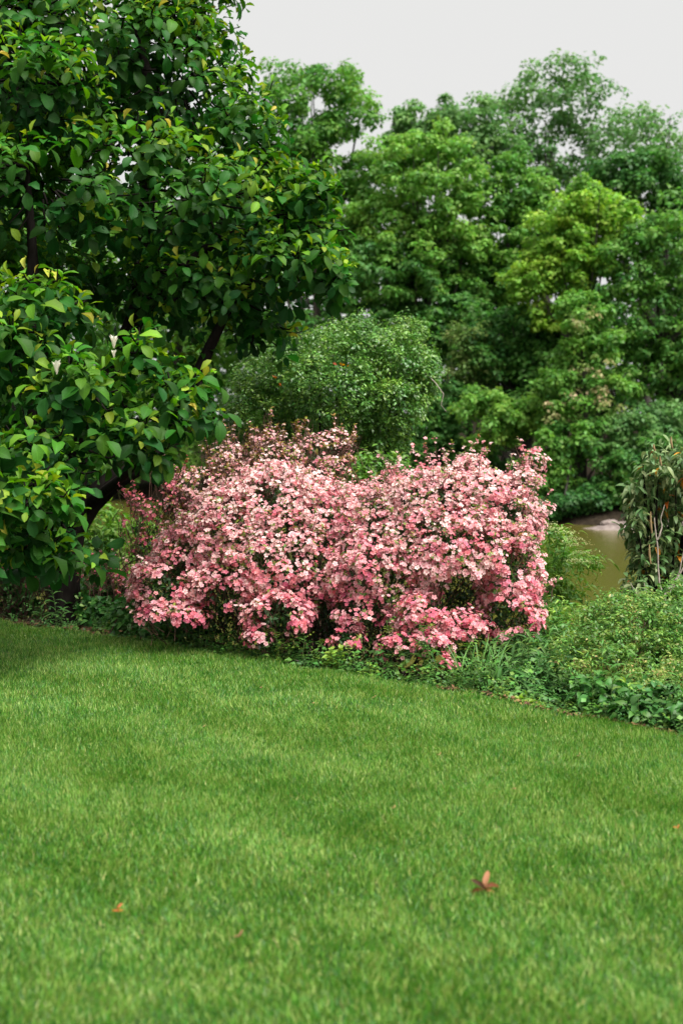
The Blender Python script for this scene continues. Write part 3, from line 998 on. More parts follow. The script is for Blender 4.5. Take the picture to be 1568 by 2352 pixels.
# ------------------------------------------------------------------ azaleas
def azalea(name, label, lobes, base, n_cl, seed, stuff_n=300, gapn=0.35, tint=(.35, .9), dz=(0, 2), leafp=.5, brown=0.0, flower=0.041, group=None, n_br=90, fl=(6, 12), inner=9000, fill=None, shoots=60):
    rng = np.random.default_rng(seed)
    root = thing(name, label, 'shrub', base, group)
    base = np.array(base)
    C, D, ids = sample_lobes(lobes, n_cl, rng, .72, 1.05, .84)
    g = .75 * Noise(.5, seed + 1)(C) + .55 * Noise(.22, seed + 2)(C)
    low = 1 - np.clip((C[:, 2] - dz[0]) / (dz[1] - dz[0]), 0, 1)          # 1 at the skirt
    keep = g > -1.05 + gapn * 3.6 * low ** 1.2
    back = D[:, 1] > .45
    keep &= (~back | (rng.random(n_cl) < .25)) & (D[:, 2] > -.75)
    C, D, low = C[keep], D[keep], low[keep]
    # loose shoots breaking the outline
    SH = []
    top = np.nonzero(((D[:, 2] > .15) | (np.abs(D[:, 0]) > .75)) & (D[:, 1] < .6) & (C[:, 2] > dz[0] + .25))[0]
    for i in rng.choice(top, min(len(top), shoots), replace=False):
        dr = norm(D[i] * np.array([.7, .5, .4]) + UP * .8 + rng.normal(0, .25, 3))
        Ls_ = .05 + .22 * rng.random() ** 1.5
        pts = bez(C[i] - dr * .1, C[i] + dr * Ls_, rng.normal(0, .012, 3), 5)
        SH.append(tube(pts, np.linspace(.004, .002, 5), 4))
        k = int(2 + Ls_ * 14)
        tpos = np.linspace(.35, 1, k)
        PP = C[i] + dr * (Ls_ * tpos)[:, None] + rng.normal(0, .022, (k, 3)) * (1.2 - tpos)[:, None]
        C = np.concatenate([C, PP]); D = np.concatenate([D, np.repeat(dr[None], k, 0)]); low = np.concatenate([low, np.full(k, -1.0)])
    Fp, Fa, Fs, Ft, Fv = [], [], [], [], []
    Lp, La, Ln, Ls, Lt = [], [], [], [], []
    for c, dd, lw in zip(C, D, low):
        out = norm(dd * .9 + UP * .75)
        r = rng.uniform(.035, .075)
        n = rng.integers(*fl)
        shoot = lw < 0
        lw = max(lw, 0)
        if shoot:
            n = rng.integers(2, 5)
            r = .02
        u = rng.normal(size=(n, 3)) + out * 1.1
        u = norm(u)
        Fp.append(c + u * r * rng.uniform(.5, 1.15, (n, 1)) * np.array([1, 1, .8]))
        Fa.append(norm(u + out * .6 + rng.normal(0, .25, (n, 3)) + np.array([0, -.25, .15])))
        Fs.append(flower * rng.uniform(.7, 1.2, n) * (.8 if shoot else 1))
        ct = rng.uniform(*tint)
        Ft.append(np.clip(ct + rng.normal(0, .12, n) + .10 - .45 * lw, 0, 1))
        v = rng.choice(4, n, p=[.45, .3, .2, .05] if lw > .45 else [.2, .3, .35, .15])
        Fv.append(v)
        if rng.random() < leafp:
            k = rng.integers(4, 9)
            a = rng.uniform(0, 6.28, k)
            ref = norm(np.cross(out, np.array([.3, .5, .1])))
            rad = ref * np.cos(a)[:, None] + np.cross(out, ref) * np.sin(a)[:, None]
            Lp.append(c + out * rng.uniform(-.02, .03, (k, 1)))
            La.append(rad + out * .6)
            Ln.append(out - rad * .4)
            Ls.append(rng.uniform(.025, .05, k))
            Lt.append(np.clip(rng.normal(.72, .14, k) + brown * .3, 0, 1))
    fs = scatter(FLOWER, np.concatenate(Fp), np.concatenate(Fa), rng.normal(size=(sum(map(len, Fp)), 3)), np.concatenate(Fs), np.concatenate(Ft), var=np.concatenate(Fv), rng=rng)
    # inner leaves tinted dark to put shadow into the gaps
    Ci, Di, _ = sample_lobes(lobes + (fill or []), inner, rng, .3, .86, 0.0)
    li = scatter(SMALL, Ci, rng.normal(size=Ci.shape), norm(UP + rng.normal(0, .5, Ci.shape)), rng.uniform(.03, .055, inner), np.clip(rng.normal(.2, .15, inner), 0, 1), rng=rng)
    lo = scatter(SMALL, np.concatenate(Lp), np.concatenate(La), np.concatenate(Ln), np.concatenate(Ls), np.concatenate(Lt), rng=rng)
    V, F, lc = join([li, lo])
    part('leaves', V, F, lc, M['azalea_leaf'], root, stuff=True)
    br = []
    sel = rng.choice(len(C), min(n_br, len(C)), replace=False)
    for i in sel:
        b = base + np.array([rng.normal(0, .25) + (C[i][0] - base[0]) * .35, rng.normal(0, .12), 0])
        b[2] = gz(b[0], b[1]) - .02
        p = bez(b, C[i], (0, .05, -.12), 9, .018, rng)
        br.append(tube(p, np.linspace(rng.uniform(.005, .010), .002, 9), 4))
    # fine twigs just behind the flowers
    for i in rng.choice(len(C), min(len(C), n_br * 4), replace=False):
        for _ in range(2):
            e = C[i] - norm(D[i] * .5 + UP + rng.normal(0, .35, 3)) * rng.uniform(.12, .3)
            br.append(tube(bez(e, C[i] + rng.normal(0, .03, 3), rng.normal(0, .012, 3), 4), np.linspace(.0035, .0018, 4), 3))
    V, F, lc = join(br + SH)
    part('branches', V, F, lc, M['azalea_twig'], root, stuff=True)
    if stuff_n:
        split_parts('blossom', 'blossom_mass', fs, stuff_n, M['azalea'], root, base, [li])
    else:
        part('blossom_mass', *tri_d(fs), M['azalea'], root, stuff=True)
    return root


D0 = 10.9
az_lobes = [
    lobe(445, 1290, 95, 90, 10.9, .5), lobe(530, 1230, 120, 105, 11.0, .6), lobe(640, 1180, 140, 110, 11.1, .6), lobe(650, 1300, 160, 120, 10.7, .6),
    lobe(760, 1215, 150, 105, 11.0, .6), lobe(880, 1215, 130, 105, 10.8, .6), lobe(1005, 1175, 130, 100, 10.6, .55), lobe(1095, 1150, 90, 80, 10.6, .5),
    lobe(1160, 1195, 75, 95, 10.5, .45), lobe(1030, 1260, 150, 110, 10.3, .55), lobe(880, 1310, 140, 110, 10.4, .55), lobe(1160, 1300, 80, 110, 10.3, .45), lobe(1170, 1420, 70, 75, 10.1, .4),
    lobe(390, 1340, 85, 70, 10.7, .4), lobe(540, 1350, 100, 70, 10.6, .45), lobe(640, 1410, 75, 50, 10.2, .35), lobe(400, 1415, 80, 30, 10.5, .3), lobe(830, 1400, 70, 55, 10.2, .35),
    lobe(965, 1415, 55, 60, 9.9, .3), lobe(950, 1490, 85, 38, 9.6, .25), lobe(1000, 1530, 35, 28, 9.4, .15), lobe(800, 1470, 40, 25, 9.9, .2), lobe(1050, 1440, 60, 35, 9.9, .25),
    lobe(330, 1370, 35, 20, 10.7, .2), lobe(600, 1465, 30, 20, 10.1, .15), lobe(1200, 1100, 38, 24, 10.6, .2), lobe(1225, 1060, 20, 18, 10.6, .12), lobe(1078, 1072, 30, 22, 10.7, .2),
    lobe(1235, 1170, 22, 14, 10.4, .1), lobe(940, 1120, 60, 40, 10.8, .3),
]
ab = np.array([-.15, 11.0, 0]); ab[2] = gz(ab[0], ab[1])
azalea('azalea_shrub', 'wide mounded azalea covered in pink blossom at the lawn edge', az_lobes, ab, 5400, 201, 300, .36, (.35, 1.0), (-.05, 1.3), fill=[lobe(1060, 1350, 110, 75, 10.7, .4), lobe(740, 1360, 110, 70, 10.8, .4), lobe(450, 1400, 150, 80, 11.3, .4), lobe(800, 1380, 300, 110, 11.3, .4), lobe(1080, 1400, 150, 100, 10.9, .4), lobe(480, 1420, 160, 60, 11.1, .4), lobe(700, 1440, 200, 70, 10.9, .4), lobe(900, 1460, 180, 70, 10.6, .4), lobe(1100, 1470, 130, 60, 10.3, .35)], inner=24000, shoots=260)
az2 = [lobe(640, 1060, 65, 55, 11.9, .35), lobe(610, 1020, 22, 28, 11.9, .15), lobe(740, 1050, 75, 50, 11.9, .35), lobe(775, 1015, 28, 22, 11.9, .15), lobe(560, 1110, 80, 50, 11.8, .4), lobe(460, 1120, 70, 45, 11.7, .35), lobe(520, 1050, 40, 35, 11.9, .3)]
b2 = np.array([-.6, 12.0, 0]); b2[2] = gz(b2[0], b2[1])
azalea('azalea_shrub', 'azalea going over, salmon buds and brown twigs, behind the wide mounded azalea', az2, b2, 620, 202, 60, .0, (.5, 1.0), (0, 1.8), leafp=.9, brown=.9, flower=.034, fl=(3, 8), n_br=120, inner=700)
az3 = [lobe(370, 1170, 55, 40, 11.6, .25), lobe(330, 1215, 45, 30, 11.5, .2), lobe(315, 1160, 14, 28, 11.5, .1), lobe(345, 1260, 45, 30, 11.3, .2), lobe(395, 1120, 25, 20, 11.6, .15)]
b3 = np.array([-1.45, 11.7, 0]); b3[2] = gz(b3[0], b3[1])
azalea('azalea_shrub', 'small dark rose azalea with bare lower stems at the left shoulder of the wide azalea', az3, b3, 110, 203, 60, .05, (.0, .4), (0, 1.2), leafp=.5, brown=.8, flower=.036, fl=(4, 9), n_br=25, inner=300, shoots=25)
az4 = [lobe(30, 1300, 60, 50, 13.6, .3), lobe(100, 1330, 40, 40, 13.6, .25), lobe(-60, 1290, 60, 60, 13.6, .3)]
b4 = np.array([-3.1, 13.7, 0]); b4[2] = gz(b4[0], b4[1])
azalea('azalea_shrub', 'coral pink azalea in the shade left of the magnolia trunk', az4, b4, 110, 204, 30, .1, (.0, .4), (0, 1), leafp=.8, flower=.042, fl=(4, 8), n_br=40, inner=400)
az5 = [lobe(268, 1340, 40, 30, 12.6, .2), lobe(300, 1375, 30, 25, 12.4, .2)]
b5 = np.array([-1.98, 12.6, 0]); b5[2] = gz(b5[0], b5[1])
azalea('azalea_shrub', 'low dusky pink azalea between the magnolia trunk and the wide azalea', az5, b5, 60, 205, 20, .1, (.0, .35), (-.2, 1), leafp=.9, flower=.04, fl=(3, 7), n_br=30, inner=500)

# ------------------------------------------------------------------ shrubs
def small_leaf_shrub(name, label, lobes, base, mat, seed, n_clump, cr, n_leaf, size, tpl=SMALL, tint=(.2, .8), stem_mat='azalea_twig', n_stem=26, cat='shrub', group=None, flat=.85, n_parts=0, upb=.5, rmin=.6, stem_r=.02):
    rng = np.random.default_rng(seed)
    base = np.array(base, float)
    root = thing(name, label, cat, base, group)
    sc = clump_foliage(lobes, n_clump, cr, n_leaf, size, rng, flat, tint, rmin=rmin, upb=upb)
    s = scatter(tpl, *sc, rng=rng)
    L = []
    C, D, _ = sample_lobes(lobes, n_stem, rng, .3, .9, 0.2)
    for c in C:
        b = base + np.array([(c[0] - base[0]) * .25, rng.normal(0, .08), 0])
        b[2] = gz(b[0], b[1]) - .02
        L.append(tube(bez(b, c, (0, 0, .05), 7, .02, rng), np.linspace(stem_r, stem_r * .25, 7), 5))
    V, F, lc = join(L)
    part('stems', V, F, lc, M[stem_mat], root, stuff=True)
    if n_parts:
        split_parts('leaf', 'foliage', s, n_parts, M[mat], root, base)
    else:
        part('foliage', *tri_d(s), M[mat], root, stuff=True)
    return root


hb = np.array([-.15, 15, 0]); hb[2] = gz(hb[0], hb[1])
holly = [lobe(800, 830, 110, 75, 15, .8), lobe(900, 840, 95, 75, 15, .7), lobe(660, 870, 105, 75, 15, .8), lobe(760, 910, 170, 90, 14.8, 1.0), lobe(880, 930, 95, 80, 14.8, .7), lobe(610, 950, 90, 80, 14.9, .7),
         lobe(760, 990, 150, 60, 14.9, .8), lobe(850, 1020, 75, 40, 14.8, .5), lobe(945, 870, 55, 50, 15, .4), lobe(820, 755, 30, 25, 15, .2), lobe(935, 760, 25, 20, 15, .2), lobe(640, 1020, 110, 50, 15, .6)]
hroot = small_leaf_shrub('evergreen_shrub', 'round dense evergreen shrub with tiny glossy leaves behind the azaleas', holly, hb, 'holly', 301, 1100, .12, 66, .044, tint=(.15, .85), stem_mat='bark', n_stem=30, n_parts=300, upb=.7, rmin=.75, stem_r=.03)
rng = np.random.default_rng(31)
for (px, py) in [(635, 868), (642, 880), (778, 838), (795, 842), (590, 1000)]:
    n = 3
    s = scatter(SMALL, np.repeat(at(px, py, 14.0)[None], n, 0) + rng.normal(0, .012, (n, 3)), rng.normal(size=(n, 3)), rng.normal(size=(n, 3)), np.full(n, .05), rng.random(n), rng=rng)
    part('orange_leaves', *tri_d(s), M['orange_leaf'], hroot)
p = [at(975, 855, 14.6), at(1000, 880, 14.5), at(1018, 905, 14.5), at(1012, 930, 14.5), at(1024, 945, 14.5)]
part('tendril', *tri_d(tube(p, [.006, .005, .005, .004, .003], 4)), M['grey_twig'], hroot)

vb = np.array([2.85, 12.2, 0]); vb[2] = gz(vb[0], vb[1])
vib = [lobe(1530, 1060, 65, 60, 12, .4), lobe(1480, 1130, 50, 55, 12, .3), lobe(1465, 1200, 40, 45, 11.9, .25), lobe(1560, 1170, 70, 90, 12.1, .4), lobe(1500, 1240, 55, 55, 12, .3), lobe(1475, 1290, 35, 35, 11.9, .2), lobe(1550, 1300, 60, 60, 12, .4), lobe(1460, 1340, 30, 30, 11.8, .2),
       lobe(1640, 1120, 90, 130, 12.2, .5), lobe(1620, 1300, 90, 100, 12.2, .5)]
rng = np.random.default_rng(401)
C, D, ids = sample_lobes(vib, 760, rng, .5, 1.05, .7)
P_, A_, N_, S_, T_ = [], [], [], [], []
for c, dd in zip(C, D):
    n = rng.integers(4, 8)
    a0 = rng.uniform(0, 6.28)
    for k in range(n):
        a = a0 + k * 2.4
        rad = np.array([math.cos(a), math.sin(a), 0])
        P_.append(c + np.array([0, 0, rng.uniform(-.1, .03)]))
        A_.append(rad * rng.uniform(.4, 1) + np.array([0, 0, rng.uniform(-.9, .4)]))
        N_.append(rad * .5 + UP + rng.normal(0, .2, 3))
        S_.append(rng.uniform(.07, .125))
        T_.append(rng.uniform(.93, 1) if rng.random() < .03 else np.clip(rng.normal(.62, .2), 0, .84))
vs_ = scatter(VIB, np.array(P_), np.array(A_), np.array(N_), np.array(S_), np.array(T_), rng=rng)
vroot = thing('viburnum_shrub', 'tall drooping shrub with leathery leaves and a few orange ones beside the pond', 'shrub', vb)
split_parts('leaf', 'foliage', vs_, 300, M['viburnum'], vroot, vb)
L = []
for c in C[:60]:
    b = vb + np.array([(c[0] - vb[0]) * .2, rng.normal(0, .08), 0])
    L.append(tube(bez(b, c, (0, 0, .05), 7, .02, rng), np.linspace(.018, .005, 7), 5))
V, F, lc = join(L)
part('stems', V, F, lc, M['bark'], vroot, stuff=True)
bud_mat = solid_mat('tan_bud', (.22, .15, .07), (.34, .24, .11), 30, .8, 0)
for (px, py, h) in [(1540, 1003, 26), (1583, 996, 30), (1515, 1048, 22), (1493, 1175, 50), (1490, 1250, 45), (1475, 1440, 60), (1520, 1445, 30), (1500, 1020, 16)]:
    part('flower_bud', *tri_d(tube([at(px + 3, py + h, 11.6), at(px, py + h * .5, 11.6), at(px, py, 11.6)], [.006, .010, .004], 6)), bud_mat, vroot)

# bright green elder beside the azalea
eb = np.array([1.95, 13.2, 0]); eb[2] = gz(eb[0], eb[1])
eld = [lobe(1255, 1260, 60, 50, 13, .5), lobe(1280, 1310, 50, 55, 13, .4), lobe(1260, 1380, 60, 60, 12.9, .5), lobe(1200, 1300, 70, 90, 13.2, .5), lobe(1330, 1290, 28, 22, 12.9, .2)]
eroot = small_leaf_shrub('elder_shrub', 'bright green elder with flat pale flower heads at the azalea\'s right side', eld, eb, 'bright_shrub', 302, 115, .14, 32, .085, tpl=LANCE, tint=(.05, .75), stem_mat='stem', n_stem=14, n_parts=120, flat=.6, upb=.2)
rng = np.random.default_rng(33)
for (px, py) in [(1250, 1202), (1275, 1213), (1300, 1222), (1318, 1238), (1325, 1250), (1335, 1268), (1320, 1285), (1345, 1290)]:
    c = at(px, py, 12.45)
    n = 60
    q = rng.normal(0, 1, (n, 3)) * np.array([.055, .055, .008])
    s = scatter(SMALL, c + q, rng.normal(size=(n, 3)) * np.array([1, 1, .2]), np.repeat(UP[None], n, 0), np.full(n, .026), np.full(n, 1.0), rng=rng)
    part('flower_head', *tri_d(s), M['bright_shrub'], eroot)

# pale green shrub and reeds seen under the magnolia limb
sb = np.array([-2.7, 17.2, 0]); sb[2] = gz(sb[0], sb[1])
small_leaf_shrub('waterside_shrub', 'bright light green leafy shrub under the leaning magnolia limb', [lobe(235, 1215, 45, 40, 17, .5), lobe(290, 1255, 65, 55, 17, .5), lobe(275, 1320, 85, 60, 16.8, .5), lobe(210, 1290, 60, 70, 17, .5)], sb, 'bright_shrub', 303, 120, .16, 34, .085, tpl=OVATE, tint=(.3, .88), stem_mat='stem', n_stem=12, n_parts=150)
sb = np.array([-4.0, 16.5, 0]); sb[2] = gz(sb[0], sb[1])
small_leaf_shrub('shade_shrub', 'dark leafy shrub in deep shade left of the magnolia trunk', [lobe(40, 1230, 110, 90, 16, .6), lobe(-80, 1250, 130, 120, 16, .6), lobe(80, 1330, 90, 80, 15.6, .5), lobe(-40, 1360, 130, 70, 15.5, .5), lobe(150, 1260, 50, 60, 16.2, .4)], sb, 'weed', 309, 260, .16, 34, .09, tpl=BROAD, tint=(.0, .4), stem_mat='stem', n_stem=16)
for k, (px, py0, py1, lean) in enumerate(sorted([(268, 1230, 1150, 8), (283, 1240, 1175, -6), (330, 1260, 1165, 12), (355, 1270, 1150, 6), (345, 1290, 1190, 40), (365, 1260, 1200, 55), (300, 1250, 1168, 2), (380, 1290, 1195, 20)])):
    a, b = at(px, py0 + 90, 18.3), at(px + lean, py1, 18.3)
    a[2] = gz(a[0], 18.3)
    root_p = bez(a, b, ((-lean) * .003, 0, 0), 6)
    wd = np.linspace(.035, .003, 6)
    V = np.concatenate([root_p + np.array([1, .2, 0]) * wd[:, None] * .5, root_p - np.array([1, -.2, 0]) * wd[:, None] * .5, root_p + np.array([0, .012, 0])])
    F = []
    for i in range(5):
        F += [(i, i + 1, 13 + i), (i, 13 + i, 12 + i), (12 + i, 13 + i, 7 + i), (12 + i, 7 + i, 6 + i)]
    lc = np.zeros((18, 4)); lc[:, 0] = .6; lc[:, 1] = k / 8
    o = new_obj('reed', build_mesh('reed', V - a, np.array(F), lc, M['reed']))
    o.location = a
    tag(o, ORD[k] + ' pale green reed blade from the magnolia trunk at the pond edge', 'reed', 'reeds at the pond edge')

# fine-leaved shrubs at the right
def rb(x, y):
    return np.array([x, y, gz(x, y)])


small_leaf_shrub('fine_leaved_shrub', 'fine-leaved yellow-green shrub with tan seed tips, topmost against the water', [lobe(1440, 1420, 90, 45, 9.4, .4), lobe(1380, 1450, 60, 50, 9.3, .35), lobe(1500, 1460, 90, 70, 9.2, .4), lobe(1350, 1510, 90, 60, 9.0, .35), lobe(1450, 1530, 110, 60, 8.9, .35)],
                 rb(1.75, 9.3), 'fine_shrub', 304, 420, .07, 34, .028, tint=(.25, .9), n_stem=40, n_parts=200, upb=.8, stem_r=.008, rmin=.7)
small_leaf_shrub('fine_leaved_shrub', 'silvery fine-leaved shrub under the orange-leaved viburnum', [lobe(1560, 1410, 70, 70, 9.6, .4), lobe(1600, 1500, 110, 100, 9.2, .5), lobe(1540, 1480, 60, 60, 9.2, .3), lobe(1700, 1450, 120, 120, 9.4, .5)],
                 rb(2.3, 9.5), 'fine_shrub', 305, 420, .07, 34, .030, tint=(.1, .75), n_stem=30, n_parts=200, upb=.8, stem_r=.008, rmin=.7)
small_leaf_shrub('golden_shrub', 'small golden-leaved shrub low in the bed at the right', [lobe(1500, 1590, 60, 40, 8.2, .2), lobe(1545, 1570, 50, 50, 8.3, .25), lobe(1470, 1560, 40, 30, 8.3, .2)],
                 rb(1.75, 8.3), 'fine_shrub', 306, 110, .05, 30, .024, tint=(.5, .98), n_stem=16, n_parts=100, upb=.7, stem_r=.006)
small_leaf_shrub('leafy_undershrub', 'bright mid-green leafy undershrub below the elder', [lobe(1290, 1440, 60, 45, 10.4, .35), lobe(1330, 1470, 60, 50, 10.2, .35), lobe(1260, 1470, 50, 50, 10.4, .3)],
                 rb(1.6, 10.6), 'weed', 307, 100, .1, 26, .07, tpl=LANCE, tint=(.3, .95), n_stem=12, n_parts=120, upb=.5, stem_r=.008, stem_mat='stem')
small_leaf_shrub('weedy_undergrowth', 'dark leafy undergrowth in the shade between the magnolia trunk and the azalea', [lobe(250, 1410, 70, 45, 12.6, .3), lobe(330, 1420, 80, 40, 11.7, .25), lobe(420, 1440, 80, 35, 11.2, .2), lobe(240, 1370, 45, 30, 13.2, .3)],
                 rb(-1.8, 12.2), 'weed', 312, 130, .11, 26, .08, tpl=OVATE, tint=(.0, .35), n_stem=16, n_parts=60, upb=.4, stem_r=.006, stem_mat='stem')
small_leaf_shrub('weedy_undergrowth', 'dark narrow-leaved undergrowth between the azalea and the fine-leaved shrubs', [lobe(1130, 1530, 90, 50, 10.0, .3), lobe(1230, 1530, 80, 60, 9.7, .3), lobe(1290, 1570, 80, 50, 9.1, .25), lobe(1200, 1590, 70, 35, 9.0, .2)],
                 rb(1.25, 9.8), 'weed_blue', 310, 150, .1, 24, .10, tpl=LANCE, tint=(.0, .6), n_stem=20, n_parts=150, upb=.4, stem_r=.006, stem_mat='stem')
small_leaf_shrub('leafy_undershrub', 'mid-green leafy undershrub in front of the silvery fine-leaved shrub', [lobe(1480, 1630, 90, 40, 8.0, .2), lobe(1570, 1650, 80, 45, 7.8, .2), lobe(1400, 1610, 80, 40, 8.3, .2), lobe(1660, 1660, 90, 50, 7.6, .2)],
                 rb(1.75, 8.1), 'weed', 311, 140, .08, 22, .068, tpl=OVATE, tint=(.0, .6), n_stem=20, n_parts=150, upb=.4, stem_r=.005, stem_mat='stem')
small_leaf_shrub('low_green_shrub', 'low fresh green shrub just below the round evergreen shrub', [lobe(860, 1080, 55, 40, 12.8, .3), lobe(830, 1100, 50, 30, 12.7, .3), lobe(900, 1090, 40, 30, 12.7, .3)],
                 rb(.32, 12.9), 'bright_shrub', 308, 60, .09, 30, .05, tint=(.1, .6), n_stem=8, stem_r=.01)

# bare grey twigs
def bare_twigs(label, paths, d):
    L = []
    b = None
    for pth, r in paths:
        pts = np.array([at(x, y, d) for x, y in pth])
        if b is None:
            pts[0][2] = gz(pts[0][0], d)
            b = pts[0].copy()
        n = len(pts)
        tt = np.linspace(0, n - 1, n * 3)
        pp = np.stack([np.interp(tt, np.arange(n), pts[:, i]) for i in range(3)], -1) + RNG.normal(0, .003, (len(tt), 3))
        pp[0] = pts[0]
        L.append(tube(pp, np.linspace(r, r * .35, len(tt)), 5))
    root = thing('bare_shrub', label, 'dead shrub', b)
    for l in L:
        part('twig', *tri_d(l), M['grey_twig'], root)


bare_twigs('bare forked grey twigs rising in front of the orange-leaved viburnum',
           [([(1545, 1500), (1545, 1440), (1540, 1400), (1520, 1370), (1512, 1320), (1508, 1240), (1500, 1190)], .013),
            ([(1508, 1240), (1518, 1215), (1517, 1185), (1525, 1160)], .008), ([(1520, 1370), (1545, 1345), (1568, 1300), (1600, 1270)], .011),
            ([(1530, 1360), (1568, 1335), (1610, 1310)], .011), ([(1545, 1345), (1560, 1310), (1575, 1240)], .007), ([(1545, 1350), (1590, 1330), (1640, 1320)], .008)], 10.6)
bare_twigs('thin tan bare stems left of the forked grey twigs',
           [([(1495, 1480), (1480, 1420), (1462, 1370), (1448, 1340)], .007), ([(1495, 1480), (1490, 1440), (1493, 1400), (1478, 1340)], .006), ([(1470, 1500), (1468, 1440), (1455, 1395)], .005)], 10.0)

# ------------------------------------------------------------------ plants of the bed edge
def stem_plant(name, label, x, y, h, nleaf, tpl, L, mat, seed, tint=(.3, .7), lean=(0, 0), group=None, el=(0.1, .6), n_stem=1, z0=.1, stem_r=.004, cat='plant', whorl=False):
    rng = np.random.default_rng(seed)
    b = np.array([x, y, gz(x, y) - .01])
    root = thing(name, label, cat, b, group)
    P_, A_, N_, S_, T_ = [], [], [], [], []
    for s in range(n_stem):
        off = np.array([rng.normal(0, .03), rng.normal(0, .03), 0]) if n_stem > 1 else np.zeros(3)
        hh = h * rng.uniform(.75, 1.05)
        top = b + off + np.array([lean[0] + rng.normal(0, .1) * hh, lean[1] + rng.normal(0, .08) * hh, hh])
        pts = bez(b + off, top, (rng.normal(0, .015), 0, 0), 6)
        part('stem', *tri_d(tube(pts, np.linspace(stem_r, stem_r * .5, 6), 5)), M['stem'], root)
        for k in range(nleaf):
            f = z0 + (1 - z0) * (k + .5) / nleaf
            i = f * 5
            j = min(4, int(i))
            p = pts[j] + (pts[j + 1] - pts[j]) * (i - j)
            a = k * 2.4 + rng.normal(0, .3)
            e = el[0] + (el[1] - el[0]) * f + rng.normal(0, .15)
            rad = np.array([math.cos(a), math.sin(a), 0])
            P_.append(p)
            A_.append(rad * math.cos(e) + UP * math.sin(e))
            N_.append(UP * math.cos(e) - rad * math.sin(e) + np.array([0, -.2, .1]))
            S_.append(L * rng.uniform(.75, 1.15) * (1 - .45 * f ** 3))
            T_.append(np.clip(rng.uniform(*tint) + .15 * f, 0, 1))
    s = scatter(tpl, np.array(P_), np.array(A_), np.array(N_), np.array(S_), np.array(T_), rng=rng)
    pieces('leaf', s, range(s['N']), M[mat], root, b)
    return root


def on_ground(px, py):
    """picture point on the (nearly flat) ground"""
    d = 1.62 * FPX / (py - 1000)
    p = at(px, py, d)
    return p[0], p[1]


rng = np.random.default_rng(55)
# feathery mugwort along the azalea's foot
sd_ = 1000
for (nth, px, off, h, n) in ordered([(440, .12, .17, 5), (475, .10, .14, 5), (600, .12, .27, 7), (640, .08, .30, 8), (690, .12, .34, 9), (700, .05, .12, 5), (735, .2, .3, 8), (590, .03, .1, 5), (805, .1, .22, 7), (835, .04, .12, 5), (885, .08, .16, 6), (960, .08, .2, 6), (1035, .06, .16, 6), (1095, .12, .26, 8),
                    (1130, .25, .36, 9), (1075, .3, .42, 9), (1160, .1, .2, 6), (900, .35, .52, 9), (1000, .4, .5, 9), (640, .25, .25, 7), (540, .08, .14, 5), (505, .05, .1, 4)]):
    x = (px - 784) / FPX * (edge_y(0) + 0.0)
    for _ in range(4):
        x = (px - 784) / FPX * (edge_y(x) + off)
    y = float(edge_y(x)) + off
    sd_ += 1
    stem_plant('mugwort_plant', nth + ' feathery lobed-leaf weed from the magnolia trunk along the foot of the wide azalea', float(x), y, h, n, MUGWORT, .125, 'weed', sd_, (.3, .75), group='mugwort along the azalea foot', el=(-.1, .55), z0=.3)
for (nth, px, off, h, n) in ordered([(1300, .12, .14, 6), (1395, .1, .15, 6), (1470, .12, .2, 7), (1500, .08, .14, 6), (1530, .14, .22, 8), (1560, .1, .16, 6), (1600, .1, .2, 7), (1555, .3, .36, 8)]):
    x = 1.2
    for _ in range(5):
        x = (px - 784) / FPX * (edge_y(x) + off)
    y = float(edge_y(x)) + off
    sd_ += 1
    stem_plant('mugwort_plant', nth + ' feathery lobed-leaf weed from the azalea, before the fine-leaved shrubs', float(x), y, h, n, MUGWORT, .11, 'weed', sd_, (.25, .7), group='mugwort in front of the fine-leaved shrubs', el=(-.1, .55), z0=.2)
# lance-leaved goldenrod
for (nth, px, d, h, n, mt) in ordered([(1180, 9.3, .48, 20, 'weed_blue'), (1215, 9.2, .5, 22, 'weed_blue'), (1150, 9.2, .4, 18, 'weed_blue'), (1240, 9.0, .42, 20, 'weed_blue'), (1195, 9.0, .3, 16, 'weed_blue')]):
    sd_ += 1
    stem_plant('goldenrod_plant', nth + ' narrow-leaved upright weed beside the azalea, counted away from the azalea', (px - 784) / FPX * d, d, h, n, LANCE, .13, mt, sd_, (.15, .6), group='narrow-leaved weeds right of the azalea', el=(-.4, .6), z0=.15)
for (nth, px, d, h, n) in ordered([(1400, 8.4, .5, 20), (1435, 8.6, .62, 20), (1380, 8.2, .3, 14), (1460, 8.0, .42, 18), (1410, 8.0, .3, 14), (1345, 8.5, .35, 16), (1370, 8.8, .5, 18), (1490, 8.3, .5, 16), (1320, 8.8, .4, 16), (1550, 8.2, .5, 16), (1440, 7.9, .25, 12), (1590, 8.0, .5, 16)]):
    sd_ += 1
    stem_plant('goldenrod_plant', nth + ' arching narrow-leaved weed from the azalea, growing through the fine-leaved shrubs', (px - 784) / FPX * d, d, h, n, LANCE, .125, 'weed_blue' if sd_ % 2 else 'weed', sd_, (.2, .8), group='narrow-leaved weeds among the fine-leaved shrubs', el=(-.3, .7), z0=.15)
for (nth, px, d, h, n) in [('tallest', 125, 11.95, .42, 20), ('middle-sized', 98, 11.95, .3, 14), ('shortest', 140, 11.9, .24, 12)]:
    sd_ += 1
    stem_plant('goldenrod_plant', nth + ' narrow-leaved weed of three in the shade before the magnolia trunk', (px - 784) / FPX * d, d, h, n, LANCE, .14, 'weed_blue', sd_, (.1, .5), group='narrow-leaved weeds before the magnolia trunk', el=(-.3, .6), z0=.1)
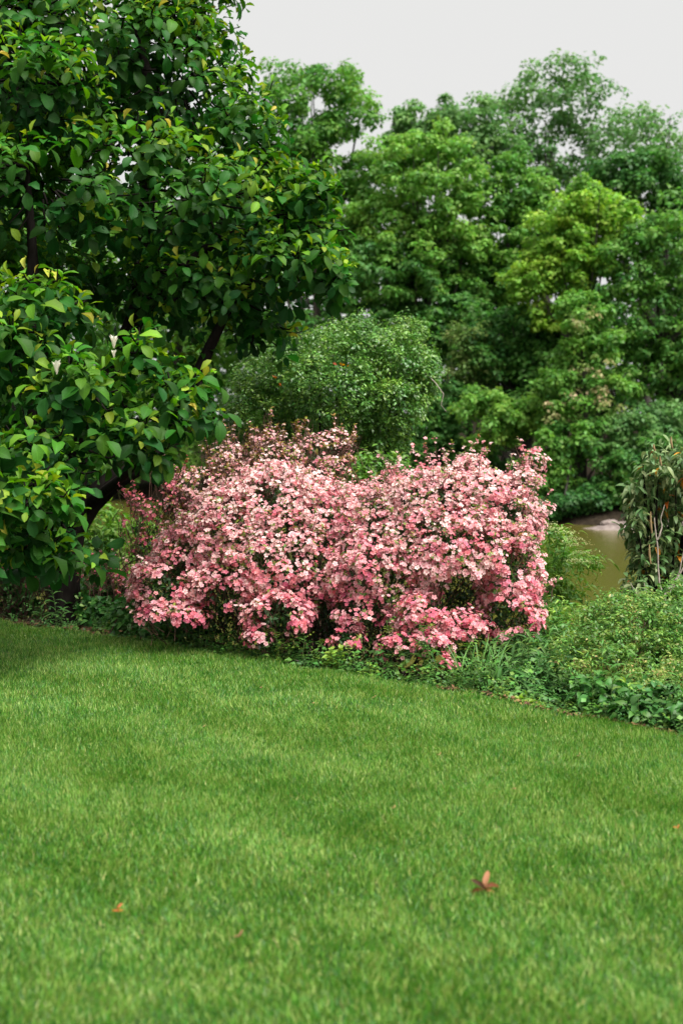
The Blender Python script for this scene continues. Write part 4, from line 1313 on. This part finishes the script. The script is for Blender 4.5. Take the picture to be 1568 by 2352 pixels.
# yellow-green ovate plant
x, y = (768 - 784) / FPX * 9.75, 9.7
stem_plant('ovate_leaf_plant', 'bushy yellow-green plant with pointed oval leaves at the lawn edge', x, y, .24, 12, OVATE, .085, 'weed', 2001, (.6, 1.0), n_stem=5, el=(-.1, .6), z0=.2)
stem_plant('ovate_leaf_plant', 'darker plant with large oval leaves below the hanging blossom sprays', (985 - 784) / FPX * 9.4, 9.4, .34, 8, OVATE, .12, 'weed', 2002, (.1, .4), n_stem=2, el=(-.2, .5), z0=.3)
stem_plant('ovate_leaf_plant', 'small broad-leaved plant tucked under the middle of the azalea', (860 - 784) / FPX * 9.4, 9.38, .14, 8, OVATE, .07, 'weed', 2003, (.4, .8), n_stem=3, el=(-.2, .5), z0=.2)
# leafy low rosette patch near (1210,1640)
for k, (px, off) in enumerate([(1165, .05), (1195, .05), (1220, .03), (1245, .06), (1270, .1)]):
    x = 1.0
    for _ in range(5):
        x = (px - 784) / FPX * (edge_y(x) + off)
    stem_plant('leafy_rosette', ORD[k] + ' yellow-green leafy rosette from the azalea at the lawn edge', float(x), float(edge_y(x)) + off, .06, 12, VIB, .09, 'weed', 2100 + k, (.6, 1.0), group='rosettes at the lawn edge', el=(.2, .9), z0=.05)
# tall thin dry stalks
for k, (nth, px, d, h) in enumerate(ordered([(537, 10.6, .52), (420, 10.9, .3), (451, 10.7, .42), (553, 10.5, .4), (733 - 150, 10.4, .35), (655, 10.2, .3)])):
    stem_plant('thin_weed', nth + ' thin weed stalk from the magnolia trunk under the azalea', (px - 784) / FPX * d, d, h, 5, LANCE, .05, 'weed', 2200 + k, (.3, .8), group='thin weed stalks under the azalea', el=(0, .8), z0=.4, stem_r=.003)

# ground cover: ivy and small weeds filling the bed edge
rng = np.random.default_rng(66)
N = 15000
x = rng.uniform(-6, 4.5, N)
off = np.abs(rng.normal(0.02, .55, N)) + rng.uniform(0, .12, N) - .08
y = edge_y(x) + off
px_, py_, _ = project(np.stack([x, y, np.zeros(N)], -1))
dens = np.interp(px_, [-400, 60, 330, 520, 700, 1200, 1700], [.25, .15, .35, .9, 1, 1, 1])
k = rng.random(N) < dens
x, y, off = x[k], y[k], off[k]
N = len(x)
hgt = rng.random(N) ** 1.6 * (.07 + .14 * np.clip(Noise(.35, 12, 2)(np.stack([x, y], -1)) + .5, 0, 1.5)) * np.interp(off, [0, .1, .3], [.45, .8, 1.15])
z = ground_z(x, y) + hgt
P = np.stack([x, y, z], -1)
a = rng.uniform(0, 6.28, N)
ax = np.stack([np.cos(a), np.sin(a), rng.uniform(-.5, .5, N)], -1)
nr = norm(np.stack([rng.normal(0, .4, N), rng.normal(-.35, .4, N), np.ones(N)], -1))
tn = np.clip(.42 + .22 * Noise(.5, 13, 2)(P[:, :2]) + rng.normal(0, .12, N), 0, 1)
s1 = scatter(BROAD, P, ax, nr, rng.uniform(.028, .055, N), tn, rng=rng)
m = rng.random(N) < .15
s2 = scatter(MUGWORT, P[m] + np.array([0, 0, .02]), ax[m] + np.array([0, 0, .5]), nr[m], rng.uniform(.05, .085, m.sum()), tn[m], rng=rng)
V, F, lc = join([s1, s2])
o = new_obj('ground_cover', build_mesh('ground_cover', V, F, lc, M['weed']))
o['kind'] = 'stuff'
# thin grass tufts at (1100,1530)
for k, (px, d) in enumerate([(1070, 9.2), (1095, 9.15), (1120, 9.1)]):
    n = 16
    b = np.array([(px - 784) / FPX * d, d, 0]); b[2] = gz(b[0], d)
    Pn = b + rng.normal(0, .03, (n, 3)) * np.array([1, 1, 0])
    ax = np.stack([rng.normal(0, .35, n), rng.normal(-.1, .3, n), np.ones(n)], -1)
    TUFT = leaf_template([.01, .012, .011, .008, .001], [0, .3, .6, .85, 1], 4, 77, .9, .2, 0)
    s = scatter(TUFT, Pn, ax, np.stack([rng.normal(0, .4, n), -np.ones(n), np.full(n, .4)], -1), rng.uniform(.25, .45, n), rng.uniform(.2, .7, n), rng=rng)
    root = thing('grass_tuft', ORD[k] + ' tuft of long thin grass at the azalea foot, counted towards the fine-leaved shrubs', 'grass tuft', b, 'long grass tufts')
    part('blades', *tri_d(s), M['weed'], root, stuff=True)

# leaf litter under the magnolia
N = 3500
x = rng.uniform(-6, -1.2, N)
y = edge_y(x) + np.abs(rng.normal(.1, .8, N)) + .02
P = np.stack([x, y, ground_z(x, y) + rng.uniform(0, .04, N)], -1)
s = scatter(BROAD, P, rng.normal(size=(N, 3)) * np.array([1, 1, .25]), norm(UP + rng.normal(0, .35, (N, 3))), rng.uniform(.03, .08, N), rng.random(N), rng=rng)
o = new_obj('leaf_litter', build_mesh('leaf_litter', s['V'], s['F'], s['lc'], M['litter']))
o['kind'] = 'stuff'
# crumbs of bare mulch along the lawn edge at the right
N = 2200
x = rng.uniform(.6, 4, N)
y = edge_y(x) + rng.normal(0, .035, N)
P = np.stack([x, y, np.maximum(ground_z(x, y), -.02) + rng.uniform(0, .02, N)], -1)
s = scatter(SMALL, P, rng.normal(size=(N, 3)) * np.array([1, 1, .3]), norm(UP + rng.normal(0, .5, (N, 3))), rng.uniform(.012, .04, N), rng.uniform(.4, 1, N), rng=rng)
o = new_obj('mulch', build_mesh('mulch', s['V'], s['F'], s['lc'], M['litter']))
o['kind'] = 'stuff'

# ------------------------------------------------------------------ grass of the lawn
rng = np.random.default_rng(88)
hn, ln, tn_, tn2 = Noise(.5, 21, 2), Noise(1.1, 22, 2), Noise(.8, 23, 2), Noise(.25, 24, 2)
wx, wy = Noise(1.0, 25, 2), Noise(1.0, 26, 2)


def blades(n, y0, y1, segs, wid):
    yy = rng.uniform(y0, y1, n)
    half = .24 * yy + 1.2
    xx = rng.uniform(-1, 1, n) * half
    inf = np.abs(xx) < .245 * yy + .15
    k = (yy < edge_y(xx) - .0 + .09 * tn2(np.stack([xx, yy], -1)) + rng.normal(0, .02, n)) & (inf | (rng.random(n) < .3))
    xx, yy = xx[k], yy[k]
    n = len(xx)
    P2 = np.stack([xx, yy], -1)
    h = (.031 + .004 * hn(P2) + .004 * tn2(P2)) * rng.uniform(.6, 1.35, n)
    lean = np.clip(rng.normal(.45, .25, n), .05, 1.2)
    a = rng.uniform(0, 6.28, n)
    ld = np.stack([np.cos(a) + .4 * wx(P2), np.sin(a) + .4 * wy(P2)], -1)
    # mower passes roughly along the bed edge: blades bent alternately away and back
    u_ = (yy + .95 * xx) / 1.25 + .10 * tn_(P2)
    stripe = np.tanh(2.5 * np.sin(u_ * math.pi * 2 * .8))
    ld[:, 1] += .4 * stripe
    ld = norm(ld)
    b = np.stack([xx, yy, ground_z(xx, yy - .03) + .002], -1)
    fa = rng.uniform(-1, 1, n)                                   # blade plane mostly faces the viewer side
    wdir = np.stack([np.cos(fa), np.sin(fa), np.zeros(n)], -1)
    w = wid * rng.uniform(.7, 1.3, n)[:, None]
    tint = np.clip(.52 + .06 * tn_(P2) + .06 * tn2(P2) + rng.normal(0, .25, n), 0, .9)
    dry = rng.random(n) < .012
    tint[dry] = rng.uniform(.9, 1, dry.sum())
    lv = []
    for sidx in range(segs + 1):
        t = sidx / segs
        c = b + np.concatenate([ld * (lean * h * t ** 1.8)[:, None], (h * t * (1 - .25 * lean * t))[:, None]], 1)
        if sidx == segs:
            lv.append(c)
        else:
            lv.append(c - wdir * w * (1 - .35 * t) / 2)
            lv.append(c + wdir * w * (1 - .35 * t) / 2)
    nv = len(lv)
    V = np.stack(lv, 1)
    F = []
    for sidx in range(segs - 1):
        q = 2 * sidx
        F += [(q, q + 1, q + 3), (q, q + 3, q + 2)]
    q = 2 * (segs - 1)
    F += [(q, q + 1, q + 2)]
    F = (np.array(F)[None] + (np.arange(n) * nv)[:, None, None]).reshape(-1, 3)
    lc = np.zeros((n, nv, 4), np.float32)
    lc[:, :, 0] = tint[:, None]
    lc[:, :, 1] = rng.random(n)[:, None]
    return dict(V=V.reshape(-1, 3), F=F, lc=lc.reshape(-1, 4))


gb = [blades(190000, 2.9, 5.6, 2, .0036), blades(260000, 5.6, 8.0, 1, .0043), blades(280000, 8.0, 12.6, 1, .0054)]
V, F, lc = join(gb)
o = new_obj('grass', build_mesh('grass', V, F, lc, M['grass']))
o['kind'] = 'stuff'
o['label'] = 'short mown green grass covering the sloping lawn'
o['category'] = 'grass'

# ------------------------------------------------------------------ fallen things on the lawn
def fallen_leaf(name, label, px, py, lobes_, seed, lift, mat, tint):
    r = np.random.default_rng(seed)
    x, y = on_ground(px, py)
    b = np.array([x, y, gz(x, y) + lift])
    P_, A_, N_, S_ = [], [], [], []
    for (a, e, L) in lobes_:
        ax = np.array([math.cos(a) * math.cos(e), .35 * math.sin(a * 2), math.sin(e)])
        P_.append(b + r.normal(0, .002, 3)); A_.append(ax); N_.append(np.array([-math.sin(e) * math.cos(a), -.9, math.cos(e)])); S_.append(L)
    tp = leaf_template([.05, .11, .15, .12, .04], [0, .25, .55, .85, 1], 4, seed, .7, .5, .05)
    s = scatter(tp, np.array(P_), np.array(A_), np.array(N_), np.array(S_), np.linspace(*tint, len(P_)), rng=r)
    o = new_obj(name, build_mesh(name, s['V'] - b, s['F'], s['lc'], mat))
    o.location = b
    tag(o, label, 'leaf')
    return o


fallen_leaf('fallen_leaf', 'curled russet brown lobed leaf standing up on the lawn', 1108, 2085, [(2.35, .8, .062), (.25, .35, .07), (3.05, .0, .042), (.0, -.05, .045), (1.25, 1.0, .075)], 3, .026, M['brown_leaf'], (.0, .8))
fallen_leaf('fallen_leaf', 'tiny reddish leaf scrap lying in the lawn', 272, 2140, [(1.2, .5, .026), (2.6, .3, .02), (.2, .2, .018)], 4, .036, M['orange_leaf'], (0, .3))
fallen_leaf('fallen_leaf', 'tiny pale tan leaf scrap lying in the lawn', 550, 2205, [(1.3, .5, .026), (2.6, .2, .018)], 5, .036, M['brown_leaf'], (.9, 1))
fallen_leaf('fallen_leaf', 'tiny orange leaf scrap near the right side of the lawn', 1553, 1950, [(1.3, .5, .022), (2.6, .2, .018)], 6, .034, M['orange_leaf'], (.5, 1))
for k, (px, py) in enumerate([(905, 1900), (1010, 1770), (470, 1690), (1180, 1850), (720, 1640), (1330, 1760), (860, 1625), (600, 1600)]):
    fallen_leaf('fallen_petal', ORD[k] + ' pale' if False else ['first', 'second', 'third', 'fourth', 'fifth', 'sixth', 'seventh', 'eighth'][sorted([1900, 1770, 1690, 1850, 1640, 1760, 1625, 1600]).index(py)] + ' tiny pale scrap on the lawn, counted out from the azalea', px, py, [(1.3, .4, .014), (2.6, .2, .011)], 60 + k, .03, M['brown_leaf'], (.9, 1))
x, y = on_ground(690, 1527)
pts = np.array([(x - .075, y, gz(x, y) + .06), (x - .03, y - .01, gz(x, y) + .058), (x + .02, y - .01, gz(x, y) + .045), (x + .06, y, gz(x, y) + .035)])
t = tube(pts, [.004, .0045, .004, .002], 6)
o = new_obj('dry_stick', build_mesh('dry_stick', t['V'] - pts[0], t['F'], t['lc'], M['grey_twig']))
o.location = pts[0]
tag(o, 'pale dry stick lying at the lawn edge under the azalea', 'stick')
